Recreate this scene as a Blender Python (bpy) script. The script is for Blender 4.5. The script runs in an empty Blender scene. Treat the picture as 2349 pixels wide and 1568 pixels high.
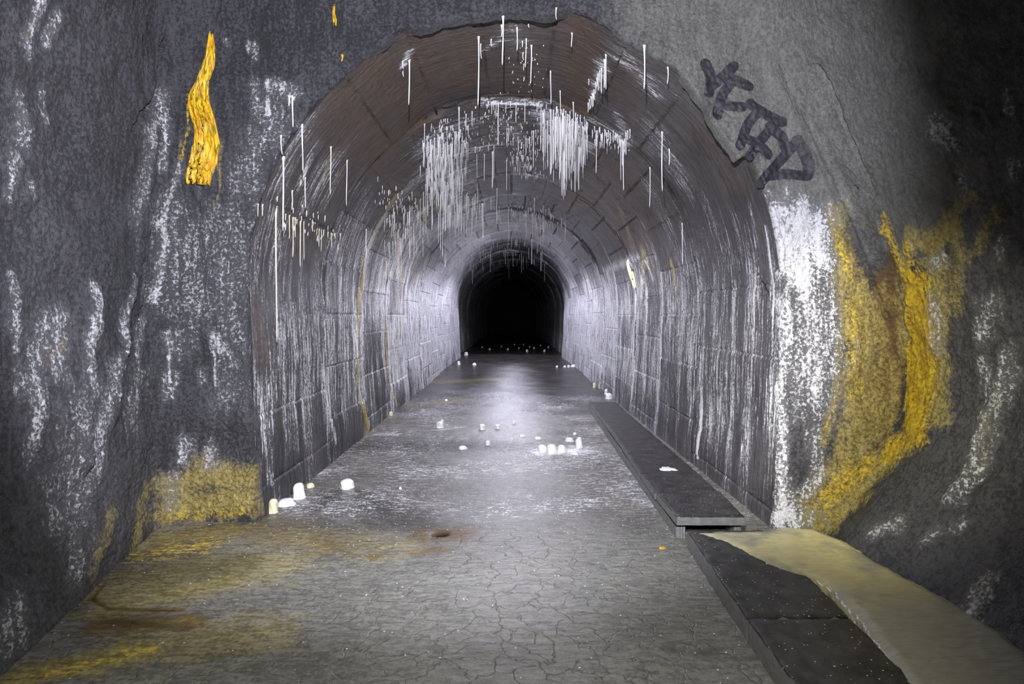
import bpy, bmesh, math, random
import numpy as np
from mathutils import Vector
from mathutils.bvhtree import BVHTree

# ------------------------------------------------------------------ camera, world, lights, exposure
SC = bpy.context.scene
COL = SC.collection
F, VX, VY, CAMZ = 1250.0, 1173.0, 723.0, 1.6      # focal length in px, vanishing point, eye height

cd = bpy.data.cameras.new('camera')
cd.sensor_fit = 'HORIZONTAL'; cd.sensor_width = 36.0
cd.lens = F / 2349.0 * 36.0
cd.shift_x = (2349 / 2 - VX) / 2349.0
cd.shift_y = (VY - 1568 / 2) / 2349.0
cd.clip_start = 0.05; cd.clip_end = 200
cam = bpy.data.objects.new('camera', cd); COL.objects.link(cam)
cam.location = (0, 0, CAMZ); cam.rotation_euler = (math.pi / 2, 0, 0)
SC.camera = cam

W = bpy.data.worlds.new('world'); SC.world = W; W.use_nodes = True
bg = W.node_tree.nodes['Background']
bg.inputs[0].default_value = (0.55, 0.58, 0.8, 1); bg.inputs[1].default_value = 0.012

SC.view_settings.view_transform = 'Standard'
SC.view_settings.look = 'None'
SC.view_settings.gamma = 1.0
SC.view_settings.use_curve_mapping = False
SC.view_settings.exposure = 0.22
try:
    SC.cycles.max_bounces = 4; SC.cycles.diffuse_bounces = 2; SC.cycles.glossy_bounces = 2; SC.cycles.adaptive_threshold = 0.05
    SC.cycles.sample_clamp_indirect = 3.0; SC.cycles.sample_clamp_direct = 12.0
    SC.cycles.blur_glossy = 0.5
    SC.cycles.use_denoising = True
    SC.cycles.caustics_reflective = False; SC.cycles.caustics_refractive = False
except Exception:
    pass

def lamp(name, kind, loc, energy, color, size=0.06, target=None, cone=90, blend=0.5):
    l = bpy.data.lights.new(name, kind); l.energy = energy; l.color = color
    l.shadow_soft_size = size
    if kind == 'SPOT':
        l.spot_size = math.radians(cone); l.spot_blend = blend
    o = bpy.data.objects.new(name, l); COL.objects.link(o); o.location = loc
    if target:
        o.rotation_euler = (Vector(target) - Vector(loc)).to_track_quat('-Z', 'Y').to_euler()
    return o

# a head torch above the camera, unseen fill spots added for the ground and the yellow seep,
# and unseen fill lights added along the tunnel
lamp('torch_light', 'SPOT', (-0.05, 0.25, 2.5), 1400, (0.87, 0.865, 1.0), 0.012, (-0.45, 4.2, 2.45), 95, 0.36)
lamp('ground_fill_light', 'SPOT', (0.0, 0.1, 2.1), 300, (1.0, 0.99, 0.93), 0.08, (-0.2, 2.9, 0.0), 86, 0.8)
lamp('seep_fill_light', 'SPOT', (0.7, 0.9, 2.2), 600, (1.0, 0.97, 0.84), 0.08, (2.45, 4.0, 1.0), 44, 0.8)
for _x, _y, _e, _c in ((0.3, 7.6, 170, (0.90, 0.88, 1.0)), (-0.3, 10.6, 230, (0.86, 0.84, 1.0)), (0.2, 13.8, 320, (0.83, 0.81, 1.0)), (-0.2, 17.2, 360, (0.81, 0.79, 1.0))):
    lamp('tunnel_fill_light', 'SPOT', (_x, _y, 3.15), _e, _c, 0.12, (_x * .9, _y, 0), 164, 0.35)
lamp('tunnel_fill_light', 'POINT', (0.3, 8.6, 1.9), 42, (0.92, 0.91, 1.0), 0.12)
lamp('tunnel_fill_light', 'POINT', (-0.2, 15.2, 1.9), 25, (0.86, 0.84, 1.0), 0.12)
lamp('tunnel_fill_light', 'SPOT', (0.0, 21.1, 2.5), 200, (0.81, 0.79, 1.0), 0.2, (0.0, 19.5, .4), 150, 0.3)

# ------------------------------------------------------------------ noise
_rng = np.random.RandomState(7)
_perm = _rng.permutation(256); _perm = np.concatenate([_perm, _perm, _perm])
_g = _rng.normal(size=(256, 3)); _g /= np.linalg.norm(_g, axis=1)[:, None]

def perlin(x, y, z):
    xi = np.floor(x).astype(np.int64); yi = np.floor(y).astype(np.int64); zi = np.floor(z).astype(np.int64)
    xf, yf, zf = x - xi, y - yi, z - zi
    u, v, w = [t * t * t * (t * (t * 6 - 15) + 10) for t in (xf, yf, zf)]
    xi &= 255; yi &= 255; zi &= 255
    def g(dx, dy, dz):
        h = _perm[_perm[_perm[xi + dx] + yi + dy] + zi + dz]
        G = _g[h]
        return G[..., 0] * (xf - dx) + G[..., 1] * (yf - dy) + G[..., 2] * (zf - dz)
    L = lambda a, b, t: a + (b - a) * t
    x00 = L(g(0, 0, 0), g(1, 0, 0), u); x10 = L(g(0, 1, 0), g(1, 1, 0), u)
    x01 = L(g(0, 0, 1), g(1, 0, 1), u); x11 = L(g(0, 1, 1), g(1, 1, 1), u)
    return L(L(x00, x10, v), L(x01, x11, v), w) * 1.6

def fbm(x, y, z, octv=3, gain=0.5):
    a, s, f = 1.0, 0.0, 1.0
    for k in range(octv):
        s = s + a * perlin(x * f + 17.3 * k, y * f + 5.1 * k, z * f - 9.7 * k)
        a *= gain; f *= 2.03
    return s

def sstep(a, b, x):
    t = np.clip((x - a) / (b - a), 0, 1)
    return t * t * (3 - 2 * t)

# ------------------------------------------------------------------ cross-sections
def dense(pts, step=0.02):
    out = []
    for (x0, z0), (x1, z1) in zip(pts[:-1], pts[1:]):
        n = max(1, int(math.hypot(x1 - x0, z1 - z0) / step))
        for k in range(n):
            out.append((x0 + (x1 - x0) * k / n, z0 + (z1 - z0) * k / n))
    out.append(pts[-1])
    return np.array(out)

ZC = -0.06            # polar centre of the cavern section: (0, ZC)
def polar_table(pts, smooth=9):
    d = dense(pts)
    th = np.arctan2(d[:, 1] - ZC, d[:, 0]); r = np.hypot(d[:, 0], d[:, 1] - ZC)
    o = np.argsort(th); th, r = th[o], r[o]
    T = np.linspace(0, math.pi, 721)
    R = np.interp(T, th, r)
    k = np.hanning(2 * smooth + 3)[1:-1]; k /= k.sum()
    pad = np.concatenate([R[smooth:0:-1], R, R[-2:-smooth - 2:-1]])
    return T, np.convolve(pad, k, 'valid')

# tunnel lining: horseshoe, slightly battered walls
RAD, SPR, BASE = 2.03, 1.87, 1.95
def lining_profile(n):
    pts = []
    for z in np.linspace(-0.06, SPR, 120):
        pts.append((RAD - (RAD - BASE) * ((SPR - z) / SPR) ** 1.7, z))
    for a in np.linspace(0, math.pi, 400)[1:-1]:
        pts.append((RAD * math.cos(a), SPR + RAD * math.sin(a)))
    for z in np.linspace(SPR, -0.06, 120):
        pts.append((-(RAD - (RAD - BASE) * ((SPR - z) / SPR) ** 1.7), z))
    p = np.array(pts)
    s = np.concatenate([[0], np.cumsum(np.hypot(*np.diff(p, axis=0).T))])
    u = np.linspace(0, s[-1], n)
    P = np.stack([np.interp(u, s, p[:, 0]), np.interp(u, s, p[:, 1])], 1)
    t = np.gradient(P, axis=0); t /= np.linalg.norm(t, axis=1)[:, None]
    N = np.stack([-t[:, 1], t[:, 0]], 1)       # pointing inwards
    return u, P, N
LP = lining_profile(11)[0][-1]
_u, _P, _N = lining_profile(600)
LIN_T, LIN_R = polar_table([tuple(p) for p in _P], 2)
def lining_r(th): return np.interp(th, LIN_T, LIN_R)

P_FACE = [(2.12, -.06), (2.16, .03), (2.27, .15), (2.47, .35), (2.76, .65), (2.94, 1.0), (2.96, 1.3), (2.88, 1.6), (2.63, 2.2),
          (2.42, 2.65), (2.23, 3.1), (2.08, 3.5), (1.98, 3.9), (1.75, 4.3), (1.25, 4.75), (.6, 5.0), (0, 5.1), (-.8, 5.05),
          (-1.6, 4.8), (-2.25, 4.45), (-2.6, 4.0), (-2.68, 3.6), (-2.75, 2.5), (-2.77, 1.7), (-2.74, .8), (-2.7, .1), (-2.7, -.06)]
P_NEAR = [(2.2, -.06), (2.24, .05), (2.42, .3), (2.64, .6), (2.82, 1.0), (2.87, 1.4), (2.82, 1.8), (2.66, 2.4), (2.42, 3.0),
          (2.12, 3.6), (1.7, 4.2), (1.0, 4.8), (0, 5.1), (-1.2, 4.9), (-2.1, 4.2), (-2.42, 3.4), (-2.5, 2.6), (-2.48, 1.8),
          (-2.4, 1.0), (-2.3, .3), (-2.25, -.06)]
_, R_FACE = polar_table(P_FACE); PT, R_NEAR = polar_table(P_NEAR)
YP_R, YP_L = 4.10, 4.24
def face_y(th): return YP_R + (YP_L - YP_R) * sstep(.3, 2.8, th)

def cave_R(th, Y):
    t = np.clip((Y - 2.4) / (4.2 - 2.4), -0.6, 1)
    R = np.interp(th, PT, R_FACE) * t + np.interp(th, PT, R_NEAR) * (1 - t)
    low = 1 - sstep(.18, .38, th)
    R = R + low * (0.10 * np.exp(-((Y - 3.90) / .13) ** 2) - 0.07 * np.exp(-((Y - 3.50) / .22) ** 2))
    return R

# sprayed edge of the portal: how far it laps over the lining (negative = over it)
def edge_gap(th):
    deg = np.degrees(th)
    g = 0.022 + .05 * sstep(76, 84, deg) * (1 - sstep(102, 110, deg)) - .050 * sstep(84, 86, deg) * (1 - sstep(100.5, 102, deg)) + 0.018 * sstep(112, 122, deg) * (1 - sstep(150, 158, deg)) + .006 * sstep(72, 74, deg) * (1 - sstep(108, 112, deg))
    lap = sstep(84, 86, deg) * (1 - sstep(100.5, 102, deg)) * 0.01
    lap2 = sstep(57.6, 58.8, deg) * (1 - sstep(62.0, 71.5, deg)) * 0.12
    lap3 = sstep(71.5, 73, deg) * (1 - sstep(77, 79, deg)) * 0.035
    lap4 = 0
    j = fbm(th * 16, th * 0 + 3.3, th * 0, 4, .6)
    side = np.exp(-((deg - 90) / 50) ** 2)
    return g - lap - lap2 - lap3 - lap4 + j * (0.020 * side + 0.006)

def cave_grid(nth, n_lip, n_face, n_fil, n_wall, n_back):
    th = np.linspace(0, math.pi, nth)
    yp = face_y(th); re = lining_r(th) + edge_gap(th)
    rf = np.maximum(cave_R(th, yp), re + .05)
    wide = rf - re
    fil = np.minimum(0.10 + 0.16 * sstep(1.4, 2.6, th) + 0.35 * np.exp(-((th - 1.35) / .45) ** 2), wide * .48)
    r, y = [], []
    for k in range(n_lip):                                   # rounded lip, from behind the lining's front edge
        a = k / (n_lip - 1)
        rr = np.minimum(0.035, wide * .3)
        if a < .5:
            r.append(re + 0 * th); y.append(yp + .11 + (rr - .11) * (a / .5))
        else:
            q = (a - .5) / .5 * math.pi / 2
            r.append(re + rr * (1 - np.cos(q))); y.append(yp + rr * (1 - np.sin(q)))
    r0, y0 = r[-1], y[-1]
    for k in range(1, n_face + 1):
        a = k / n_face
        r.append(r0 + (rf - fil - r0) * a); y.append(y0 + (yp - y0) * a)
    for k in range(1, n_fil + 1):
        q = k / n_fil * math.pi / 2
        Y = yp - fil * (1 - math.cos(q))
        r.append(rf - fil + fil * math.sin(q) + (cave_R(th, Y) - rf) * (k / n_fil)); y.append(Y)
    ys = y[-1]
    for k in range(1, n_wall + 1):
        Y = ys + (2.0 - ys) * k / n_wall
        r.append(cave_R(th, Y)); y.append(Y)
    for k in range(1, n_back + 1):
        Y = 2.0 + (-3.0 - 2.0) * k / n_back + 0 * th
        r.append(cave_R(th, Y)); y.append(Y)
    r = np.array(r); y = np.array(y)
    P = np.stack([r * np.cos(th)[None], y, ZC + r * np.sin(th)[None]], -1)
    return P, th, r

def grid_normals(P):
    a = np.gradient(P, axis=1); b = np.gradient(P, axis=0)
    n = np.cross(a, b); l = np.linalg.norm(n, axis=-1, keepdims=True)
    return n / np.maximum(l, 1e-9)

Y0T = 4.10
def tunnel_rows(y_end, k=0.012, pw=1.3):
    ys = [Y0T]
    while ys[-1] < y_end:
        ys.append(ys[-1] + k * (ys[-1] / 4.2) ** pw)
    return np.array(ys)
JOINTS = [5.93 + 1.5 * k for k in range(30)]
DARK_Y = 21.4                                            # outward step added here so grazing light misses the lining beyond
_rr = np.random.RandomState(11)
RING_OFF = {}
for k in range(-1, 31):
    RING_OFF[k] = _rr.uniform(-.012, .024) if k < 4 else _rr.uniform(-.03, .045)
RING_OFF[0] = .012                                       # first ring stands a little proud
def ring_index(Y): return np.maximum(np.floor((Y - 4.43) / 1.5).astype(int), 0)

def tunnel_base(ncol, rows):
    u, P2, N2 = lining_profile(ncol)
    ri = ring_index(rows)
    off = np.array([RING_OFF.get(int(i), 0) for i in ri]) + np.where(rows > DARK_Y, .16, 0)
    a_ = np.degrees(np.arctan2(P2[:, 1] - ZC, P2[:, 0]))
    crown = sstep(76, 84, a_) * (1 - sstep(102, 110, a_))
    off = off[:, None] + .065 * crown[None] * (ri == 0)[:, None]
    X = P2[None, :, 0] - N2[None, :, 0] * off
    Z = P2[None, :, 1] - N2[None, :, 1] * off * (P2[None, :, 1] > 0)
    Y = np.repeat(rows[:, None], ncol, 1)
    th = np.arctan2(P2[:, 1] - ZC, P2[:, 0])
    Y = Y + (face_y(np.clip(th, 0, math.pi)) + .03 - Y0T)[None] * (1 - sstep(4.1, 5.0, Y))
    return np.stack([X, Y, Z], -1), u

# ------------------------------------------------------------------ survey: a coarse copy of the surfaces to measure points on
def quads(nr, nc, base=0):
    i = np.arange(nr - 1)[:, None] * nc + np.arange(nc - 1)[None]
    i = i.ravel() + base
    return np.stack([i, i + 1, i + nc + 1, i + nc], 1)

cP, _, _ = cave_grid(260, 4, 26, 10, 40, 4)
tP, _ = tunnel_base(220, tunnel_rows(46, .05, 1.3))
fP = np.array([[[-3.2, -3, 0], [3.2, -3, 0]], [[-3.2, 46, 0], [3.2, 46, 0]]], float)
sv = np.concatenate([cP.reshape(-1, 3), tP.reshape(-1, 3), fP.reshape(-1, 3)])
q1 = quads(*cP.shape[:2]); q2 = quads(*tP.shape[:2], base=cP.shape[0] * cP.shape[1])
q3 = quads(2, 2, base=len(sv) - 4)
N1, N2Q = len(q1), len(q1) + len(q2)
SURVEY = BVHTree.FromPolygons([tuple(v) for v in sv], [tuple(map(int, q)) for q in np.concatenate([q1, q2, q3])])
EYE = Vector((0, 0, CAMZ))
def ray(px, py): return Vector(((px - VX) / F, 1.0, (VY - py) / F)).normalized()
def hit(px, py):
    p, n, i, d = SURVEY.ray_cast(EYE, ray(px, py))
    if p is None: return None, None
    return np.array(p), ('c' if i < N1 else 't' if i < N2Q else 'f')

def measure(pts):
    """points of a line seen on the photograph -> its run over the surface, in metres"""
    out, kinds = [], []
    for (x0, y0), (x1, y1) in zip(pts[:-1], pts[1:]):
        n = max(1, int(math.hypot(x1 - x0, y1 - y0) / 30))
        for k in range(n):
            p, s = hit(x0 + (x1 - x0) * k / n, y0 + (y1 - y0) * k / n)
            if p is not None: out.append(p); kinds.append(s)
    p, s = hit(*pts[-1])
    if p is not None: out.append(p); kinds.append(s)
    if not kinds: return None, None
    main = max(set(kinds), key=kinds.count)
    pts3 = [p for p, s in zip(out, kinds) if s == main]
    if len(pts3) == 1: pts3 = pts3 * 2
    return np.array(pts3), main

STAINS, CARVE = [], []
def stain(ch, w, a, *pts, surf=None):
    p, s = measure(list(pts) if len(pts) > 1 else [pts[0], pts[0]])
    if p is None: return
    if (surf or s) == 'c' and ch == 'w': w, a = w * 1.2, a * 1.06
    if (surf or s) == 't' and ch in 'yo': w = w * 1.35
    STAINS.append((ch, w, a * (1.4 if ch in 'yob' else 1.0), p, surf or s))
def carve(w, depth, *pts, surf=None):
    p, s = measure(list(pts))
    if p is not None: CARVE.append((w, depth, p, surf or s))

def line_dist(V, L, reach):
    lo, hi = L.min(0) - reach, L.max(0) + reach
    idx = np.nonzero(((V >= lo) & (V <= hi)).all(1))[0]
    if not len(idx): return idx, None
    v = V[idx]; best = np.full(len(idx), 1e9)
    for a, b in zip(L[:-1], L[1:]):
        ab = b - a; l2 = max(float(ab @ ab), 1e-12)
        t = np.clip(((v - a) @ ab) / l2, 0, 1)
        best = np.minimum(best, ((v - a - t[:, None] * ab) ** 2).sum(1))
    return idx, np.sqrt(best)

# ---- calcite, rust and dirt on the sprayed walls (runs followed on the photograph, widths in metres)
# drapery-side wall: white runs
for w, a, pts in [
    (.05, .52, [(92, 0), (84, 50), (72, 105)]), (.035, .5, [(138, 35), (120, 90)]), (.03, .42, [(112, 215), (120, 275)]),
    (.045, .42, [(55, 220), (62, 330)]), (.035, .42, [(50, 360), (22, 450)]), (.03, .42, [(78, 425), (80, 440)]),
    (.07, .46, [(367, 225), (332, 310), (326, 410), (312, 490)]), (.04, .55, [(368, 235), (375, 305), (365, 378)]),
    (.035, .62, [(416, 385), (403, 425), (388, 460), (372, 515), (380, 560), (368, 640), (352, 690)]),
    (.09, .36, [(505, 490), (512, 640), (515, 700)]), (.06, .34, [(475, 510), (485, 640)]), (.13, .36, [(395, 480), (400, 600), (390, 700)]),
    (.10, .33, [(430, 560), (440, 720), (420, 800)]), (.14, .30, [(520, 620), (530, 760), (525, 900)]),
    (.05, .60, [(214, 660), (218, 690), (205, 770), (200, 840), (210, 900)]), (.035, .5, [(296, 645), (285, 715), (278, 770), (282, 840)]),
    (.08, .46, [(115, 735), (85, 830), (60, 890)]), (.07, .46, [(140, 735), (128, 860)]), (.06, .46, [(85, 870), (70, 960), (62, 1050)]),
    (.05, .62, [(490, 772), (500, 800)]), (.04, .55, [(515, 790), (532, 832)]), (.010, .8, [(487, 805), (490, 885)]),
    (.035, .58, [(382, 766), (388, 800)]), (.010, .7, [(387, 800), (388, 890)]), (.05, .4, [(392, 860), (388, 905)]),
    (.08, .5, [(262, 840), (235, 930), (222, 1000), (215, 1070)]), (.05, .5, [(426, 1015), (420, 1055)]), (.05, .5, [(487, 1030), (487, 1062)]),
    (.09, .36, [(205, 1060), (180, 1160), (177, 1310)]), (.05, .46, [(38, 1375), (44, 1470)]), (.06, .46, [(8, 1430), (20, 1480)]),
    (.10, .34, [(320, 860), (300, 960)]), (.05, .45, [(330, 740), (318, 820)]), (.04, .42, [(455, 850), (462, 870)]),
    (.06, .58, [(622, 195), (658, 203), (672, 218)]), (.025, .7, [(612, 232), (613, 262)]), (.12, .36, [(618, 240), (630, 320)]),
    (.03, .45, [(565, 98), (570, 112)]), (.03, .42, [(580, 100), (582, 128)]), (.05, .36, [(580, 190), (592, 260)]), (.02, .5, [(512, 90), (518, 98)]),
    (.03, .45, [(30, 720), (32, 800)]), (.04, .40, [(30, 640), (25, 760)]),
]:
    stain('w', w, a, *pts)
stain('o', .02, .5, (418, 380), (400, 430), (378, 500), (376, 560)); stain('o', .018, .42, (512, 330), (508, 440), (496, 480))
stain('o', .02, .4, (424, 330), (416, 390)); stain('y', .012, .4, (430, 215), (440, 300), (425, 370))
stain('o', .05, .35, (150, 790), (100, 830)); stain('o', .03, .35, (90, 40), (72, 90))
# ochre apron at the foot of that wall
stain('o', .16, .62, (400, 1120), (480, 1090), (558, 1100)); stain('o', .16, .66, (390, 1170), (480, 1150), (562, 1150))
stain('y', .10, .17, (430, 1160), (560, 1140)); stain('y', .04, .36, (400, 1185), (560, 1172))
stain('o', .11, .44, (340, 1120), (310, 1240)); stain('o', .10, .38, (250, 1180), (215, 1300)); stain('o', .04, .55, (560, 1080), (566, 1170))
stain('w', .05, .42, (400, 1090), (390, 1160))
# graffiti-side wall: brighter light painted in as a paler tone
for pts in ([(1500, 10), (1800, 60), (2050, 80)], [(1580, 120), (1800, 200), (2060, 240)], [(1700, 300), (1900, 330), (2100, 400)], [(1760, 430), (1900, 440), (2080, 470)]):
    stain('k', .42, .8, *pts)
# white sheet beside the portal
stain('w', .13, .95, (1785, 500), (1800, 600)); stain('w', .14, 1.0, (1830, 500), (1842, 640)); stain('w', .10, .95, (1880, 500), (1885, 590))
stain('w', .11, .72, (1785, 600), (1798, 860)); stain('w', .17, .62, (1850, 640), (1870, 800), (1870, 900)); stain('w', .10, .55, (1905, 700), (1905, 860))
stain('w', .055, .70, (1790, 880), (1793, 1000), (1797, 1120)); stain('w', .09, .95, (1785, 1190), (1815, 1180)); stain('w', .07, .8, (1800, 1140), (1800, 1210))
stain('w', .05, .6, (1850, 1130), (1880, 1090)); stain('w', .06, .44, (1880, 900), (1870, 1000), (1880, 1080)); stain('w', .03, .7, (1760, 520), (1772, 640), (1772, 720))
stain('w', .05, .62, (1745, 470), (1765, 475))
# brown flowstone sheet
for a, w, pts in [(.62, .09, [(1912, 490), (1945, 600), (1968, 720)]), (.60, .15, [(1965, 680), (1985, 780), (1985, 900)]),
                  (.58, .14, [(1960, 860), (1965, 980), (1930, 1070)]), (.58, .10, [(2010, 850), (2010, 980), (1950, 1050)]),
                  (.6, .07, [(1905, 1080), (1870, 1120), (1840, 1160)]), (.5, .06, [(1925, 760), (1920, 900), (1895, 1010)])]:
    stain('o', w, a, *pts, surf='c')
stain('b', .11, .50, (1935, 560), (1990, 740), (2010, 900), (1985, 1000)); stain('b', .06, .62, (2020, 760), (2030, 860), (2020, 980))
stain('y', .035, .42, (1903, 478), (1922, 540), (1955, 640)); stain('y', .02, .34, (1940, 850), (1915, 920), (1893, 1000), (1885, 1060), (1862, 1115))
stain('y', .10, .36, (1950, 700), (1960, 900)); stain('b', .02, .7, (2050, 990), (1960, 1075), (1880, 1140), (1812, 1215))
stain('o', .12, .50, (2000, 700), (2040, 860), (2040, 980)); stain('b', .12, .6, (2030, 640), (2045, 800), (2040, 960)); stain('o', .10, .5, (1930, 620), (1945, 760))
stain('y', .09, .62, (2120, 640), (2140, 760), (2140, 900), (2115, 1000)); stain('o', .10, .55, (2070, 600), (2080, 800))
# yellow column and the ramp it feeds
stain('y', .05, .5, (2026, 500), (2040, 560), (2062, 620)); stain('b', .06, .62, (2040, 590), (2062, 760), (2060, 940))
stain('y', .10, 1.0, (2092, 640), (2108, 740), (2116, 860), (2104, 980)); stain('y', .06, .8, (2125, 700), (2125, 860), (2100, 1000))
stain('o', .10, .66, (2090, 545), (2140, 560), (2190, 520)); stain('o', .12, .64, (2150, 600), (2155, 720), (2160, 860), (2150, 960))
stain('o', .10, .44, (2200, 560), (2195, 700)); stain('w', .04, .55, (2140, 610), (2165, 590)); stain('w', .05, .45, (2150, 680), (2165, 800))
stain('y', .05, .45, (2080, 560), (2110, 640)); stain('o', .06, .5, (2170, 500), (2230, 450)); stain('o', .05, .42, (2230, 600), (2290, 480))
stain('y', .10, .62, (2110, 1000), (2050, 1040)); stain('o', .15, .74, (2080, 1020), (2000, 1080), (1930, 1140)); stain('o', .13, .78, (1930, 1140), (1870, 1190), (1840, 1235))
stain('y', .08, .45, (1990, 1070), (1900, 1140))
for L in [(2080, 1020), (2000, 1080), (1930, 1140), (1860, 1200)]: stain('~', .2, .6, L)
stain('~', .2, .5, (1960, 700), (1990, 900), (1950, 1000)); stain('~', .15, .6, (2100, 650), (2110, 900))
# mound side: white scars
for w, a, pts in [(.06, .6, [(2150, 290), (2178, 330)]), (.05, .42, [(2318, 815), (2304, 898), (2274, 952), (2230, 1074), (2176, 1138)]),
                  (.05, .45, [(2265, 840), (2280, 890)]), (.05, .52, [(2000, 1222), (2052, 1198)]), (.035, .42, [(2190, 1206), (2205, 1200)]),
                  (.04, .38, [(2120, 1245), (2150, 1220)]), (.03, .46, [(2328, 375), (2328, 402)]), (.03, .44, [(2303, 218), (2310, 246)]),
                  (.04, .4, [(2214, 410), (2216, 440)]), (.06, .46, [(2290, 690), (2262, 765)]), (.03, .42, [(2303, 545), (2298, 570)]),
                  (.05, .42, [(2284, 1338), (2255, 1380), (2230, 1422)]), (.03, .4, [(2252, 680), (2256, 700)])]:
    stain('w', w, a, *pts)
stain('o', .06, .4, (2290, 1330), (2225, 1425)); stain('o', .05, .3, (2300, 900), (2230, 1074))
# folds, cracks and ridges of the spray
carve(.011, .055, (371, 428), (356, 500), (350, 560), (347, 640), (340, 700), (322, 730))
carve(.013, .05, (388, 85), (372, 130), (362, 200), (348, 232), (318, 262), (300, 300))
carve(.010, .05, (502, 0), (490, 40), (482, 62)); carve(.008, .02, (330, 60), (338, 120), (335, 190))
carve(.05, -.035, (395, 440), (380, 520), (372, 640), (360, 720)); carve(.05, -.03, (340, 330), (330, 480), (318, 620))
carve(.06, -.03, (300, 640), (285, 780), (250, 960)); carve(.07, -.03, (215, 680), (200, 850), (190, 1050)); carve(.03, .02, (200, 1080), (170, 1300))
carve(.010, .035, (1783, 148), (1795, 195), (1815, 235), (1831, 262)); carve(.014, .040, (1831, 262), (1880, 370), (1930, 475), (1985, 600), (2035, 730))
stain('d', .012, .42, (1831, 262), (1880, 370), (1930, 475), (1985, 600), (2035, 730))  # crease shade painted in as a thin dark line
carve(.010, .032, (1869, 153), (1900, 210), (1928, 275), (1960, 340), (1984, 403), (2002, 450)); carve(.06, -.022, (1838, 190), (1900, 300), (1970, 440), (2010, 530))
carve(.012, .05, (1960, 430), (1966, 436)); carve(.006, .02, (1818, 46), (1826, 50))
stain('d', .016, .7, (1960, 430), (1966, 436)); stain('d', .008, .6, (1783, 148), (1795, 195), (1815, 235), (1831, 262))  # second stroke paints shade into the upper part of the crease
carve(.05, -.03, (2310, 820), (2270, 960), (2180, 1140)); carve(.05, .03, (2340, 850), (2300, 980), (2210, 1130))
carve(.004, .008, (1770, 610), (1900, 612)); carve(.004, .008, (1776, 750), (1905, 752))
# ---- tunnel lining
for w, a, pts in [(.28, .95, [(770, 225), (905, 345)]), (.28, .95, [(850, 150), (960, 280)]), (.28, .95, [(960, 90), (1000, 200)]),
                  (.28, .9, [(1060, 90), (1065, 190)]), (.22, .6, [(1190, 120), (1215, 215)]), (.26, .95, [(1330, 50), (1330, 225)]),
                  (.20, .7, [(1450, 110), (1425, 230)]), (.18, .55, [(1480, 270), (1440, 330)]), (.32, .8, [(1375, 350), (1470, 470)]),
                  (.40, .75, [(1250, 500), (1340, 450)]), (.18, .9, [(800, 320), (890, 410)]), (.12, .8, [(735, 275), (775, 330)]),
                  (.16, .6, [(1600, 300), (1690, 420)]), (.20, .8, [(930, 380), (905, 440)]), (.3, .6, [(1000, 560), (950, 620)]), (.12, .6, [(590, 700), (600, 820)]),
                  (.3, .6, [(1360, 520), (1420, 560)])]:
    stain('t', w, a, *pts, surf='t')
stain('b', .06, .5, (1190, 222), (1255, 218)); stain('b', .09, .55, (1295, 240), (1345, 262)); stain('o', .06, .3, (1200, 275), (1190, 290))
for ch, w, a, pts in [
    ('o', .06, .75, [(905, 452), (862, 530), (836, 600), (820, 690), (815, 800), (824, 900), (842, 985)]), ('y', .03, .5, [(836, 600), (820, 690), (814, 800), (822, 900), (842, 985)]),
    ('y', .04, .55, [(888, 640), (884, 720), (884, 800), (892, 880), (908, 930)]), ('b', .05, .5, [(893, 580), (886, 700)]), ('o', .07, .6, [(922, 640), (918, 760)]),
    ('o', .05, .5, [(905, 660), (905, 830)]), ('b', .05, .75, [(990, 640), (984, 720), (984, 800), (990, 880)]), ('y', .03, .4, [(984, 760), (990, 880)]),
    ('y', .05, .6, [(1345, 632), (1366, 700), (1369, 780), (1361, 870)]), ('o', .10, .6, [(1015, 590), (1060, 552), (1115, 528)]), ('o', .14, .42, [(1005, 470), (1060, 480), (1095, 450)]),
    ('y', .05, .42, [(1540, 600), (1553, 690)]), ('o', .10, .5, [(1478, 580), (1472, 680)]), ('o', .06, .35, [(1470, 840), (1482, 910)]), ('o', .10, .35, [(1425, 480), (1455, 570)]),
    ('o', .03, .5, [(715, 200), (690, 240)]), ('o', .03, .5, [(740, 190), (700, 225)]), ('o', .03, .45, [(795, 370), (765, 410)]), ('o', .03, .45, [(765, 350), (735, 410)]),
    ('o', .03, .6, [(703, 385), (688, 420)]), ('o', .02, .6, [(568, 640), (568, 790)]), ('b', .025, .6, [(570, 740), (572, 860)])]:
    stain(ch, w, a, *pts, surf='t')
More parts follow.
